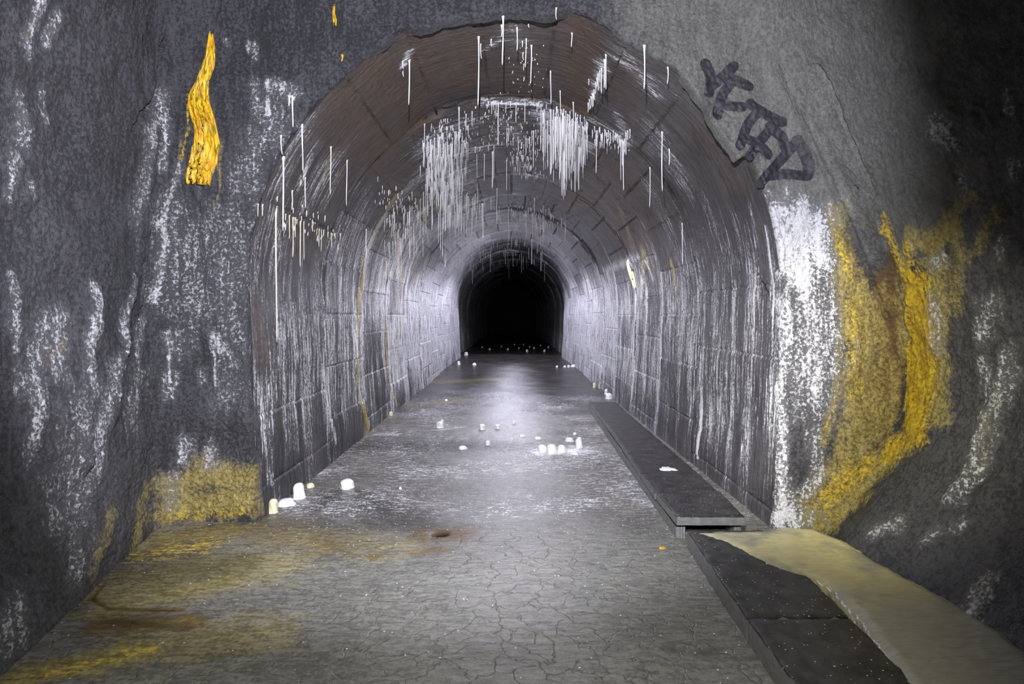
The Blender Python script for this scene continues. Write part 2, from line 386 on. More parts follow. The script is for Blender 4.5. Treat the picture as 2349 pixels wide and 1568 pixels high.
for w, a, pts in [
    (.10, .55, [(690, 225), (725, 195)]), (.10, .45, [(660, 260), (640, 330)]), (.04, .95, [(703, 388), (690, 415)]), (.12, .5, [(720, 340), (690, 420)]),
    (.18, .46, [(640, 540), (650, 760)]), (.12, .45, [(770, 400), (740, 470)]), (.08, .62, [(1385, 140), (1362, 220)]), (.07, .55, [(1410, 128), (1455, 158)]),
    (.06, .55, [(1475, 175), (1503, 215)]), (.10, .55, [(1415, 268), (1440, 322)]), (.06, .6, [(1350, 272), (1430, 312)]), (.15, .45, [(1500, 350), (1560, 420)]),
    (.12, .36, [(1175, 60), (1195, 120)]), (.06, .62, [(1110, 232), (1262, 235)]), (.02, .8, [(1058, 343), (1130, 333)]), (.30, .62, [(985, 330), (1050, 400), (1030, 480)]),
    (.22, .72, [(1255, 262), (1335, 330)]), (.16, .62, [(1280, 330), (1245, 265)]), (.07, .62, [(1395, 310), (1440, 330)]), (.16, .62, [(935, 510), (975, 480)]),
    (.25, .56, [(905, 540), (915, 660)]), (.12, .6, [(1385, 622), (1465, 590)]), (.26, .52, [(1400, 640), (1412, 720)]), (.05, .7, [(1482, 600), (1498, 640)]),
    (.04, .78, [(1612, 890), (1610, 980), (1602, 1080)]), (.07, .55, [(592, 880), (608, 1000), (622, 1100)]), (.05, .66, [(735, 812), (748, 900), (768, 1010)]),
    (.06, .46, [(660, 860), (684, 980)]), (.06, .42, [(1560, 500), (1580, 640)]), (.1, .4, [(1690, 500), (1700, 600)]), (.06, .45, [(1720, 470), (1735, 560)]),
    (.20, .6, [(940, 690), (945, 780)]), (.25, .62, [(1030, 660), (1034, 770)]), (.25, .6, [(1310, 660), (1318, 770)]), (.15, .42, [(1150, 265), (1200, 330)]),
    (.12, .40, [(1190, 380), (1240, 400)]), (.05, .7, [(925, 152), (940, 120)]), (.05, .5, [(1110, 115), (1150, 90)])]:
    stain('w', w, a, *pts, surf='t')
stain('d', .03, .8, (1447, 600), (1452, 650), surf='t'); stain('d', .025, .8, (1470, 620), (1478, 678), surf='t')
carve(.03, .05, (1447, 600), (1452, 650), surf='t'); carve(.03, .05, (1470, 620), (1478, 678), surf='t')
carve(.012, .03, (1328, 455), (1350, 468), (1380, 500), (1412, 536), surf='t'); stain('d', .014, .6, (1328, 455), (1350, 468), (1380, 500), (1412, 536), surf='t')
carve(.012, .03, (570, 638), (612, 636), surf='t'); stain('d', .014, .8, (570, 638), (612, 636), surf='t')
carve(.008, .02, (1740, 590), (1733, 622), (1750, 655), (1762, 676), surf='t'); stain('d', .010, .7, (1740, 590), (1733, 622), (1750, 655), (1762, 676), surf='t')
carve(.05, -.02, (1612, 890), (1602, 1080), surf='t')
# ---- floor
for ch, w, a, pts in [
    ('o', .30, .46, [(330, 1240), (520, 1215)]), ('o', .34, .42, [(300, 1330), (480, 1300), (640, 1290)]), ('o', .22, .46, [(260, 1350), (420, 1360)]), ('y', .06, .3, [(420, 1200), (525, 1188)]),
    ('y', .16, .36, [(330, 1270), (460, 1250)]), ('o', .12, .66, [(40, 1552), (330, 1490)]), ('y', .05, .3, [(90, 1545), (340, 1485)]), ('o', .25, .42, [(300, 1480), (600, 1450)]),
    ('b', .10, .62, [(240, 1425), (430, 1425)]), ('d', .04, .5, [(250, 1420), (430, 1440)]), ('b', .018, .9, [(242, 1328), (212, 1368), (250, 1392), (330, 1396), (420, 1396)]),
    ('d', .012, .7, [(236, 1340), (212, 1372), (250, 1394), (400, 1398)]), ('b', .24, .36, [(560, 1205), (760, 1245)]), ('b', .3, .34, [(450, 1225), (640, 1200)]),
    ('d', .05, .95, [(1000, 1222), (1018, 1222)]), ('b', .16, .62, [(985, 1224), (1050, 1222)]), ('b', .08, .5, [(960, 1262), (1020, 1258)]), ('b', .045, .65, [(856, 1274), (868, 1270)]),
    ('b', .30, .40, [(820, 955), (980, 935)]), ('o', .3, .42, [(950, 930), (1060, 915)]), ('o', .5, .40, [(990, 876), (1150, 870)]), ('o', .35, .34, [(650, 1230), (900, 1250)]),  # the olive-yellow stroke deepest in the tunnel paints in floor glare
    ('d', .05, .5, [(1535, 1486), (1540, 1486)]), ('d', .06, .42, [(1610, 1492), (1640, 1492)]), ('d', .04, .5, [(1280, 1222), (1292, 1222)]),
    ('w', .24, .85, [(1250, 1035), (1330, 1032)]), ('w', .10, .62, [(835, 992), (905, 996)]), ('w', .14, .48, [(735, 1085), (785, 1072)]), ('w', .08, .5, [(1000, 985), (1060, 978)]),
    ('w', .30, .42, [(950, 1080), (1250, 1075)]), ('w', .25, .42, [(1150, 1170), (1350, 1150)]), ('w', .10, .5, [(660, 1160), (700, 1150)]), ('w', .2, .45, [(1080, 1060), (1300, 1060)]),
    ('k', .5, .6, [(1000, 1330), (1400, 1330)]), ('k', .4, .6, [(900, 1450), (1500, 1450)])]:
    stain(ch, w, a, *pts, surf='f')
stain('~', .3, .9, (640, 1160), (800, 1140), (950, 1190), surf='f'); stain('~', .3, .9, (300, 1300), (480, 1300), surf='f'); stain('~', .5, .8, (850, 1020), (1150, 1020), surf='f')
carve(.02, -.02, (395, 1202), (470, 1188), (536, 1178), surf='f'); carve(.02, .012, (400, 1212), (536, 1190), surf='f')
carve(.03, .03, (1000, 1222), (1018, 1222), surf='f')
carve(.028, -.045, (1020, 246), (1090, 241), (1180, 238), (1256, 240), surf='t')
stain('o', .22, .5, (280, 1380), (520, 1330), surf='f')
for w, a, pts in [(.24, .44, [(690, 290), (640, 420)]), (.22, .44, [(760, 380), (700, 470)]), (.2, .42, [(840, 480), (800, 560)]), (.3, .40, [(620, 500), (640, 620)]),
                  (.28, .42, [(1500, 300), (1570, 420)]), (.26, .40, [(1490, 430), (1540, 540)]), (.26, .38, [(1620, 480), (1680, 600)]), (.16, .46, [(1440, 130), (1500, 200)]),
                  (.3, .42, [(1560, 600), (1640, 700)]), (.3, .40, [(1500, 760), (1620, 820)])]:
    stain('w', w, a, *pts, surf='t')
stain('w', .16, .40, (420, 560), (450, 700)); stain('w', .16, .36, (530, 520), (520, 700)); stain('w', .14, .36, (600, 330), (560, 420)); stain('w', .2, .3, (180, 980), (150, 1150))


CH = 'wyobdt~k'     # white calcite, yellow, olive-yellow, rust brown, dark dirt and painted crevice shade, brown tint, wet, pale grey
def paint(V, surf, wob):
    A = np.zeros((len(V), 8), np.float32)
    for ch, w, a, L, s in STAINS:
        if s != surf: continue
        idx, d = line_dist(V, L, w * 1.9)
        if d is None: continue
        dd = d * (1 + 0.5 * wob[idx])
        val = a * (1 - sstep(0.0, 1.75, dd / w))
        c = CH.index(ch)
        A[idx, c] = np.maximum(A[idx, c], val)
    return A

def carved(V, surf, wob):
    D = np.zeros(len(V))
    for w, depth, L, s in CARVE:
        if s != surf: continue
        idx, d = line_dist(V, L, w * 2.2)
        if d is None: continue
        dd = np.abs(d + w * .5 * wob[idx])
        val = depth * np.exp(-(dd / w) ** 2)
        D[idx] = np.where(np.abs(val) > np.abs(D[idx]), val, D[idx])
    return D

# ------------------------------------------------------------------ mesh helpers
def grid_object(name, P, sel_rows, sel_cols, mat, attrs, uv=None, normals=None, flip=False):
    r0, r1 = sel_rows; c0, c1 = sel_cols
    p = P[r0:r1, c0:c1]; nr, nc = p.shape[:2]
    q = quads(nr, nc)
    if flip: q = q[:, ::-1]
    me = bpy.data.meshes.new(name)
    me.vertices.add(nr * nc); me.loops.add(len(q) * 4); me.polygons.add(len(q))
    me.vertices.foreach_set('co', p.reshape(-1).astype(np.float32))
    me.loops.foreach_set('vertex_index', q.reshape(-1).astype(np.int32))
    me.polygons.foreach_set('loop_start', (np.arange(len(q)) * 4).astype(np.int32))
    me.update(calc_edges=True)
    me.polygons.foreach_set('use_smooth', np.ones(len(q), bool))
    for nm, k in (('stainA', 0), ('stainB', 4)):
        at = me.attributes.new(nm, 'FLOAT_COLOR', 'POINT')
        at.data.foreach_set('color', attrs[r0:r1, c0:c1, k:k + 4].reshape(-1).astype(np.float32))
    if uv is not None:
        at = me.attributes.new('arc', 'FLOAT_VECTOR', 'POINT')
        at.data.foreach_set('vector', uv[r0:r1, c0:c1].reshape(-1).astype(np.float32))
    if normals is not None:
        n = normals[r0:r1, c0:c1].reshape(-1, 3)
        me.normals_split_custom_set_from_vertices([tuple(v) for v in n.astype(float)])
    me.materials.append(mat)
    o = bpy.data.objects.new(name, me); COL.objects.link(o)
    return o

def bm_object(name, bm, mat, parent=None, smooth=True, up=False):
    me = bpy.data.meshes.new(name)
    bmesh.ops.recalc_face_normals(bm, faces=bm.faces)
    if up:
        bm.normal_update()
        bmesh.ops.reverse_faces(bm, faces=[f for f in bm.faces if f.normal.z < 0])
    bm.to_mesh(me); bm.free()
    if smooth:
        for p in me.polygons: p.use_smooth = True
    me.materials.append(mat)
    o = bpy.data.objects.new(name, me); COL.objects.link(o)
    if parent is not None: o.parent = parent
    return o

def tag(o, label, cat, group=None):
    o['label'] = label; o['category'] = cat
    if group: o['group'] = group
    return o

# ------------------------------------------------------------------ materials
class NT:
    def __init__(self, name):
        self.m = bpy.data.materials.new(name); self.m.use_nodes = True
        self.t = self.m.node_tree; self.t.nodes.clear()
        self.out = self.t.nodes.new('ShaderNodeOutputMaterial')
        self.b = self.t.nodes.new('ShaderNodeBsdfPrincipled')
        self.t.links.new(self.b.outputs[0], self.out.inputs[0])
    def n(self, typ, ins=None, **kw):
        nd = self.t.nodes.new(typ)
        for k, v in kw.items(): setattr(nd, k, v)
        for k, v in (ins or {}).items(): self.set(nd.inputs[k], v)
        return nd
    def set(self, sock, v):
        if isinstance(v, bpy.types.NodeSocket): self.t.links.new(v, sock)
        else: sock.default_value = v
    def math(self, op, a, b=0.0, c=0.0, clamp=False):
        nd = self.n('ShaderNodeMath', operation=op, use_clamp=clamp)
        self.set(nd.inputs[0], a); self.set(nd.inputs[1], b); self.set(nd.inputs[2], c)
        return nd.outputs[0]
    def step(self, x, a, b):
        nd = self.n('ShaderNodeMapRange', interpolation_type='SMOOTHSTEP')
        self.set(nd.inputs['Value'], x); self.set(nd.inputs['From Min'], a); self.set(nd.inputs['From Max'], b)
        return nd.outputs[0]
    def mix(self, f, a, b):
        nd = self.n('ShaderNodeMix', data_type='RGBA')
        self.set(nd.inputs[0], f); self.set(nd.inputs[6], a); self.set(nd.inputs[7], b)
        return nd.outputs[2]
    def noise(self, vec, scale, detail=4, rough=.55, dist=0.0):
        nd = self.n('ShaderNodeTexNoise')
        self.set(nd.inputs['Vector'], vec); nd.inputs['Scale'].default_value = scale
        nd.inputs['Detail'].default_value = detail; nd.inputs['Roughness'].default_value = rough
        nd.inputs['Distortion'].default_value = dist
        return nd.outputs['Fac']
    def mapped(self, vec, scale):
        nd = self.n('ShaderNodeVectorMath', operation='MULTIPLY')
        self.set(nd.inputs[0], vec); nd.inputs[1].default_value = scale
        return nd.outputs[0]
    def attr(self, name):
        return self.n('ShaderNodeAttribute', attribute_name=name)

def c4(r, g, b): return (r, g, b, 1)
WHITE = c4(.84, .84, .86)

def rock(name, dark, light, mode, bump=1.0, rough=.55):
    k = NT(name)
    geo = k.n('ShaderNodeNewGeometry'); pos = geo.outputs['Position']
    A = k.attr('stainA'); B = k.attr('stainB')
    sa = k.n('ShaderNodeSeparateColor', {0: A.outputs['Color']}); sb = k.n('ShaderNodeSeparateColor', {0: B.outputs['Color']})
    w, y, o, b = sa.outputs[0], sa.outputs[1], sa.outputs[2], A.outputs['Alpha']
    d, t, wet, pale = sb.outputs[0], sb.outputs[1], sb.outputs[2], B.outputs['Alpha']
    big = k.noise(pos, 2.2, 5, .6)
    mid = k.noise(pos, 14, 5, .65)
    fine = k.noise(pos, 44, 5, .72)
    grain = k.noise(pos, 230, 3, .7)
    if mode == 'tunnel':
        arc = k.attr('arc').outputs['Vector']
        st1 = k.noise(k.mapped(arc, (1.3, 34, 1)), 1.0, 5, .65, .25)
        st2 = k.noise(k.mapped(arc, (7, 120, 1)), 1.0, 4, .7, .2)
        st1 = k.step(st1, .32, .68); st2 = k.step(st2, .30, .70)
        tex = k.math('ADD', k.math('MULTIPLY', st1, .55), k.math('MULTIPLY', st2, .45))
        tex2 = k.math('ADD', k.math('MULTIPLY', tex, .72), k.math('MULTIPLY', k.step(fine, .3, .7), .28))
        n1 = tex2
    elif mode == 'floor':
        flow = k.noise(k.mapped(pos, (9, 34, 9)), 1.0, 5, .65, .6)
        n1 = k.math('ADD', k.math('MULTIPLY', k.step(flow, .32, .68), .55), k.math('MULTIPLY', k.step(fine, .35, .65), .45))
    else:
        ver = k.noise(k.mapped(pos, (26, 26, 3.2)), 1.0, 5, .65, .3)
        n1 = k.math('ADD', k.math('MULTIPLY', k.step(ver, .32, .68), .40), k.math('MULTIPLY', k.step(fine, .36, .64), .60))
    n2 = k.math('ADD', k.math('MULTIPLY', mid, .5), k.math('MULTIPLY', fine, .5))
    def mask(a, n, amp, lo=.42, hi=.62):
        if mode == 'floor' and n is n2: amp, lo, hi = amp * .7, .12, .95
        v = k.math('ADD', a, k.math('MULTIPLY', k.math('SUBTRACT', n, .5), amp))
        m = k.step(v, lo, hi)
        return k.math('MULTIPLY', m, k.step(a, .03, .30))
    base = k.mix(k.step(k.math('ADD', k.math('MULTIPLY', big, .5), k.math('MULTIPLY', n1, .5)), .36, .66), c4(*dark), c4(*light))
    base = k.mix(t, base, k.mix(n1, c4(.045, .031, .021), c4(.165, .116, .080)) if mode != 'floor' else k.mix(n1, c4(.022, .020, .018), c4(.075, .070, .062)))
    base = k.mix(k.math('MULTIPLY', k.step(pale, 0, .9), .85), base, k.mix(n1, c4(.13, .131, .117), c4(.285, .287, .250)))
    base = k.mix(k.math('MULTIPLY', mask(b, n2, 1.2, .25, .9), .9), base, k.mix(mid, c4(.055, .030, .012), c4(.22, .125, .035)))
    base = k.mix(k.math('MULTIPLY', mask(o, n2, 1.5, .22, .9), .9), base, k.mix(n1, c4(.13, .10, .028), c4(.46, .39, .14)) if mode == 'floor' else k.mix(n1, c4(.17, .12, .025), c4(.60, .50, .18)))
    base = k.mix(k.math('MULTIPLY', mask(y, k.math('ADD', k.math('MULTIPLY', n1, .5), k.math('MULTIPLY', n2, .5)), 1.3, .22, .95), .95), base, k.mix(n1, c4(.34, .16, .008), c4(.97, .72, .05)))
    mw = mask(w, n1, 1.25, .40, .72) if mode == 'tunnel' else mask(w, n1, 1.1, .32, .82)
    base = k.mix(k.math('MULTIPLY', w, .12 if mode == 'tunnel' else .22), base, WHITE)
    base = k.mix(k.math('MULTIPLY', mw, .96), base, WHITE)
    base = k.mix(mask(d, n2, .8, .35, .7), base, c4(.008, .007, .006))
    dk = k.math('SUBTRACT', 1.0, k.math('MULTIPLY', k.math('MULTIPLY', wet, k.math('SUBTRACT', 1.0, mw)), .62 if mode == 'floor' else .2))
    sc = k.n('ShaderNodeVectorMath', operation='SCALE'); k.set(sc.inputs[0], base); k.set(sc.inputs['Scale'], dk); base = sc.outputs[0]
    k.set(k.b.inputs['Base Color'], base)
    rr = k.math('ADD', rough, k.math('MULTIPLY', k.math('SUBTRACT', fine, .5), .35))
    rr = k.math('SUBTRACT', rr, k.math('MULTIPLY', wet, rough - .15), clamp=True)
    k.set(k.b.inputs['Roughness'], k.math('MAXIMUM', rr, .07))
    k.b.inputs['Specular IOR Level'].default_value = {'tunnel': .16, 'floor': .17, 'cave': .4}[mode]
    h = k.math('ADD', k.math('MULTIPLY', fine, .55), k.math('MULTIPLY', grain, .22))
    h = k.math('ADD', h, k.math('MULTIPLY', mid, .5))
    if mode == 'tunnel':
        h = k.math('ADD', k.math('MULTIPLY', h, .55), k.math('MULTIPLY', tex, .8))
    if mode == 'floor':
        h = k.math('ADD', k.math('MULTIPLY', h, .35), k.math('MULTIPLY', flow, .5))
    h = k.math('ADD', h, k.math('MULTIPLY', mw, .22))
    bp = k.n('ShaderNodeBump', {'Height': h})
    bp.inputs['Strength'].default_value = .95 * bump; bp.inputs['Distance'].default_value = .048 if mode == 'cave' else .02
    k.set(k.b.inputs['Normal'], bp.outputs[0])
    return k

def calcite(name, c0, c1, rough=.35, scale=60):
    k = NT(name)
    pos = k.n('ShaderNodeNewGeometry').outputs['Position']
    n = k.noise(pos, scale, 4, .6)
    k.set(k.b.inputs['Base Color'], k.mix(n, c4(*c0), c4(*c1)))
    k.b.inputs['Roughness'].default_value = rough
    bp = k.n('ShaderNodeBump', {'Height': n}); bp.inputs['Strength'].default_value = .4; bp.inputs['Distance'].default_value = .004
    k.set(k.b.inputs['Normal'], bp.outputs[0])
    return k

M_CAVE = rock('shotcrete', (.042, .042, .046), (.104, .103, .112), 'cave').m
M_TUN = rock('lining_concrete', (.026, .025, .026), (.105, .101, .102), 'tunnel', 1.0).m
_fl = rock('calcite_crusted_floor', (.095, .092, .078), (.22, .215, .185), 'floor', .60, .43)
# polygonal crust plates and small bright grains on the floor
_pos = _fl.n('ShaderNodeNewGeometry').outputs['Position']
_warp = _fl.n('ShaderNodeVectorMath', operation='ADD')
_nz = _fl.n('ShaderNodeTexNoise'); _nz.inputs['Scale'].default_value = 7; _nz.inputs['Detail'].default_value = 3
_fl.set(_nz.inputs['Vector'], _pos)
_fl.set(_warp.inputs[0], _pos); _fl.set(_warp.inputs[1], _fl.mapped(_nz.outputs['Color'], (.22, .22, 0)))
_vo = _fl.n('ShaderNodeTexVoronoi', feature='DISTANCE_TO_EDGE'); _vo.inputs['Scale'].default_value = 5.5
_fl.set(_vo.inputs['Vector'], _fl.mapped(_warp.outputs[0], (1, 1.5, 1)))
_edge = _fl.math('SUBTRACT', 1.0, _fl.step(_vo.outputs['Distance'], 0.0, .035))
_fl_y = _fl.attr('stainA'); _fl_s = _fl.n('ShaderNodeSeparateColor', {0: _fl_y.outputs['Color']})
_edge = _fl.math('MULTIPLY', _edge, _fl.math('SUBTRACT', 1.0, _fl.step(_fl.math('ADD', _fl_s.outputs[1], _fl_s.outputs[2]), .15, .5)))
_old = _fl.b.inputs['Base Color'].links[0].from_socket
_sep = _fl.n('ShaderNodeSeparateXYZ', {0: _pos})
_near = _fl.math('SUBTRACT', 1.0, _fl.step(_sep.outputs[1], 3.7, 4.4))
_c = _fl.mix(_fl.math('MULTIPLY', _fl.math('MULTIPLY', _edge, _near), .36), _old, c4(.06, .058, .045))
_gv = _fl.n('ShaderNodeTexVoronoi'); _gv.inputs['Scale'].default_value = 48; _fl.set(_gv.inputs['Vector'], _pos)
_gs = _fl.n('ShaderNodeSeparateColor', {0: _gv.outputs['Color']})
_dot = _fl.math('MULTIPLY', _fl.math('LESS_THAN', _gv.outputs['Distance'], .22), _fl.math('GREATER_THAN', _gs.outputs[0], _fl.math('ADD', .80, _fl.math('MULTIPLY', _near, .18))))
_fl.set(_fl.b.inputs['Base Color'], _fl.mix(_fl.math('MULTIPLY', _dot, .85), _c, WHITE))
_b2 = _fl.n('ShaderNodeBump', {'Height': _fl.math('ADD', _fl.math('MULTIPLY', _fl.math('MULTIPLY', _edge, _near), -.6), _fl.math('MULTIPLY', _dot, .8))})
_b2.inputs['Strength'].default_value = .5; _b2.inputs['Distance'].default_value = .01
_fl.set(_b2.inputs['Normal'], _fl.b.inputs['Normal'].links[0].from_socket)
_fl.set(_fl.b.inputs['Normal'], _b2.outputs[0])
M_FLOOR = _fl.m
M_STRAW = calcite('straw_calcite', (.91, .90, .88), (.97, .97, .96), .3).m
M_STRAWY = calcite('straw_calcite_cream', (.66, .58, .36), (.84, .80, .62), .3).m
M_MITE = calcite('stalagmite_calcite', (.78, .77, .76), (.95, .95, .94), .3, 40).m
M_MITEY = calcite('stalagmite_calcite_cream', (.62, .55, .30), (.85, .80, .58), .3, 40).m
_o = NT('orange_flowstone')
_p = _o.n('ShaderNodeNewGeometry').outputs['Position']
_n = _o.noise(_o.mapped(_p, (55, 55, 9)), 1.0, 4, .65, .6); _m = _o.noise(_p, 9, 3, .6); _f = _o.noise(_p, 75, 4, .7)
_c = _o.mix(_o.step(_n, .36, .64), c4(.16, .10, .006), c4(.84, .56, .03))
_c = _o.mix(_o.math('MULTIPLY', _o.step(_m, .42, .62), .42), _c, c4(.78, .33, .012))
_o.set(_o.b.inputs['Base Color'], _c); _o.b.inputs['Roughness'].default_value = .30
_bp = _o.n('ShaderNodeBump', {'Height': _o.math('ADD', _n, _o.math('MULTIPLY', _f, .5))}); _bp.inputs['Strength'].default_value = .6; _bp.inputs['Distance'].default_value = .012
_o.set(_o.b.inputs['Normal'], _bp.outputs[0])
M_ORANGE = _o.m

# ------------------------------------------------------------------ setting: the sprayed cavern
NTH = 900
cP, cth, cr = cave_grid(NTH, 10, 100, 40, 165, 22)
N_FIL_END = 10 + 100 + 26
cN = -grid_normals(cP)                                   # into the room
x, y, z = cP[..., 0], cP[..., 1], cP[..., 2]
lump = fbm(x * 1.1, y * 1.1, z * 1.1, 3) * .045 + fbm(x * 4.2, y * 4.2, z * 4.2, 2) * .016
drip = fbm(x * 7, y * 7, z * 1.2 + 40, 2) * .004
pebble = fbm(x * 30 + 9, y * 30, z * 30, 2, .55) * .0075
rag = perlin(x * 38, y * 38, z * 38) * .004
leftish = sstep(1.2, 2.0, cth)[None, :]
wobc = fbm(x * 6 + 3, y * 6, z * 6, 2)
V = cP.reshape(-1, 3)
Dc = carved(V, 'c', wobc.ravel()).reshape(x.shape)
Ac = paint(V, 'c', fbm(x * 11, y * 11, z * 3, 2).ravel()).reshape(x.shape + (8,))
rows = np.arange(cP.shape[0])
lipfade = sstep(0, 14, rows)[:, None]
edge_rough = np.exp(-((rows - 14) / 8.0) ** 2)[:, None] * fbm(x * 19, y * 19, z * 19, 2) * .022
flow = Ac[..., 1] + Ac[..., 2]
disp = (lump + drip * (.5 + leftish) + pebble * (.85 + .4 * leftish) + rag * leftish) * lipfade + edge_rough - Dc \
    + flow * (.012 + .012 * perlin(x * 17, y * 17, z * 5)) + Ac[..., 0] * .006
floorfade = sstep(-.08, .12, z)
cP2 = cP + cN * (disp * (.25 + .75 * floorfade))[..., None]
cN2 = -grid_normals(cP2)
HALF = int(NTH * .5); CE0, CE1 = int(NTH * .40), int(NTH * .62)
nr = cP.shape[0]
STRUCT = []
STRUCT.append(grid_object('wall_front', cP2, (0, N_FIL_END + 1), (0, NTH), M_CAVE, Ac, flip=True, normals=cN2))
STRUCT.append(grid_object('wall_right', cP2, (N_FIL_END, nr), (0, CE0 + 1), M_CAVE, Ac, flip=True, normals=cN2))
STRUCT.append(grid_object('ceiling', cP2, (N_FIL_END, nr), (CE0, CE1 + 1), M_CAVE, Ac, flip=True, normals=cN2))
STRUCT.append(grid_object('wall_left', cP2, (N_FIL_END, nr), (CE1, NTH), M_CAVE, Ac, flip=True, normals=cN2))

# ------------------------------------------------------------------ setting: the tunnel lining
trow = tunnel_rows(46.0)
NU = 1000
tP, tu = tunnel_base(NU, trow)
tN = -grid_normals(tP)
if tN[10, NU // 2, 2] > 0: tN = -tN                      # inwards
x, y, z = tP[..., 0], tP[..., 1], tP[..., 2]
U = np.repeat(tu[None], len(trow), 0)
ri = ring_index(trow)
# joints between rings and between blocks
dj = np.min(np.abs(trow[:, None] - np.array(JOINTS)[None]), 1)[:, None]
jn = fbm(U * 5, y * 5, z * 0, 3)
wj = .010 + .004 * jn
groove = np.exp(-(dj / wj) ** 2) * (.55 + .45 * jn) * (trow < 30)[:, None]
blk = np.zeros_like(U); lg = np.zeros_like(U)
BL = .575
rb = np.random.RandomState(5)
tone = np.zeros_like(U); cal = np.zeros_like(U); step_ = np.zeros_like(U)
for k in np.unique(ri):
    m = ri == k
    s = (U[m] - LP / 2 + .27 + (BL * .5 if k % 2 else 0) + rb.uniform(-.05, .05)) / BL
    if k == 0: s = (U[m] - LP / 2 + .34) / BL
    ib = np.floor(s).astype(int); fr = np.abs(s - np.round(s)) * BL
    tab = rb.uniform(-1, 1, 200); tab2 = rb.uniform(-1, 1, 200); tab3 = rb.uniform(0, 1, 200)
    gm = np.exp(-((fr + .004 * jn[m]) / .011) ** 2) * (.6 + .5 * jn[m])
    lg[m] = gm * (tab3[np.round(s).astype(int) % 200] > .2)
    tone[m] = tab[ib % 200]; cal[m] = tab2[ib % 200]; step_[m] = tab[(ib * 7) % 200]
wobt = fbm(U * 2, y * 14, z * 0 + 2, 2)
V = tP.reshape(-1, 3)
Dt = carved(V, 't', fbm(x * 9, y * 9, z * 9, 2).ravel()).reshape(x.shape)
At = paint(V, 't', wobt.ravel()).reshape(x.shape + (8,))
# calcite coverage: heavy on the walls and where water seeps, thin at the crown
hgt = z
a01 = U / LP                                              # 0 drain side .. 1 other side
wallish = 1 - sstep(1.5, 3.0, hgt)
cov = .08 + .20 * wallish * sstep(.1, .7, hgt) + .10 * wallish
far = sstep(5.9, 9.5, y)
cov = cov + far * (.10 * wallish + .14 * sstep(.52, .60, a01) * (1 - sstep(.72, .8, a01)) - .05 * sstep(.3, .36, a01) * (1 - sstep(.46, .5, a01)))
cov = cov + .10 * cal * sstep(5.8, 6.2, y) * (.4 + .6 * (1 - wallish)) + .04 * cal
cov = cov + .16 * np.exp(-((dj - .05) / .06) ** 2) * (y > 5.5) + .10 * lg
cov = cov + .12 * fbm(U * .8, y * 1.7, z * 0 + 7, 3)
cov = cov + sstep(5.9, 6.3, y) * (1 - wallish) * (.13 * sstep(.46, .56, a01) + .05)
band = fbm(U * .35 + 3, y * 5.5, z * 0 + 11, 3)
cov = cov + .22 * band * sstep(.25, .8, wallish + .5 * far)
cov = cov + .24 * sstep(7.5, 14, y) * 1.25 * (.35 + .65 * sstep(.5, 1.2, np.abs(a01 - .5) * 2 + .55))  # extra white with depth paints in the brightness of the far walls
cov = cov + .34 * np.exp(-(dj / .05) ** 2) * sstep(8.5, 9.5, y) * (.6 + .8 * fbm(U * 1.5, y * .5, z * 0 + 3, 2))  # white crust at far joints, also painting in ring-lip highlights
brown = At[..., 5]
At[..., 0] = np.maximum(At[..., 0], np.clip(cov, 0, .62) * (1 - .92 * brown))
At[..., 5] = np.maximum(brown, np.clip(.36 * (1 - wallish) + .22 * tone * (1 - wallish), 0, 1) * (1 - sstep(13, 20, y)))
At[..., 4] = np.maximum(At[..., 4], np.clip((groove + lg) * .95 * (1 - sstep(.2, .42, cov)), 0, 1))
At[..., 6] = np.maximum(At[..., 6], .35 * wallish)
fibre = fbm(U * 2.2, y * 55, z * 0, 2) * .0035 + fbm(U * 6, y * 22, z * 0 + 5, 2) * .004
lump = fbm(x * 1.3, y * 1.3, z * 1.3, 2) * .018
boulder = np.clip(brown, 0, 1) * fbm(x * 22, y * 22, z * 22, 2) * .006
tdisp = lump + fibre * (1 - .6 * brown) + boulder - .020 * groove - .020 * lg + .010 * step_ * sstep(5.8, 6.0, y) \
    - Dt + At[..., 0] * fbm(U * 4, y * 26, z * 0 + 1, 2) * .010 + (At[..., 1] + At[..., 2]) * .015
tdisp = tdisp * (.3 + .7 * sstep(-.05, .12, z))
tP2 = tP + tN * tdisp[..., None]
uvt = np.stack([U, y, z * 0], -1)
tNn = grid_normals(tP2)
if (tNn[10, NU // 2] @ tN[10, NU // 2]) < 0: tNn = -tNn
TQ0, TQ1 = int(NU * .34), int(NU * .66); NRT = len(trow)
# front rim of the lining (its thickness shows where the spray has gaps)
STRUCT.append(grid_object('wall_tunnel_right', tP2, (0, NRT), (0, TQ0 + 1), M_TUN, At, uvt, normals=tNn))
STRUCT.append(grid_object('ceiling_tunnel', tP2, (0, NRT), (TQ0, TQ1 + 1), M_TUN, At, uvt, normals=tNn))
STRUCT.append(grid_object('wall_tunnel_left', tP2, (0, NRT), (TQ1, NU), M_TUN, At, uvt, normals=tNn))

def cap(name, yy, half, top):
    bm = bmesh.new()
    bmesh.ops.create_cube(bm, size=1)
    for v in bm.verts: v.co = Vector((v.co.x * half * 2, yy + v.co.y * .2, (v.co.z + .5) * top))
    o = bm_object(name, bm, M_CAVE, smooth=False)
    STRUCT.append(o)
cap('wall_far', 45.9, 2.4, 4.4); STRUCT[-1].data.materials[0] = calcite('painted_darkness', (.006, .006, .007), (.012, .012, .014), .8).m  # end cap coloured near black to paint in the unlit depth
cap('wall_back', -2.9, 3.2, 5.4)

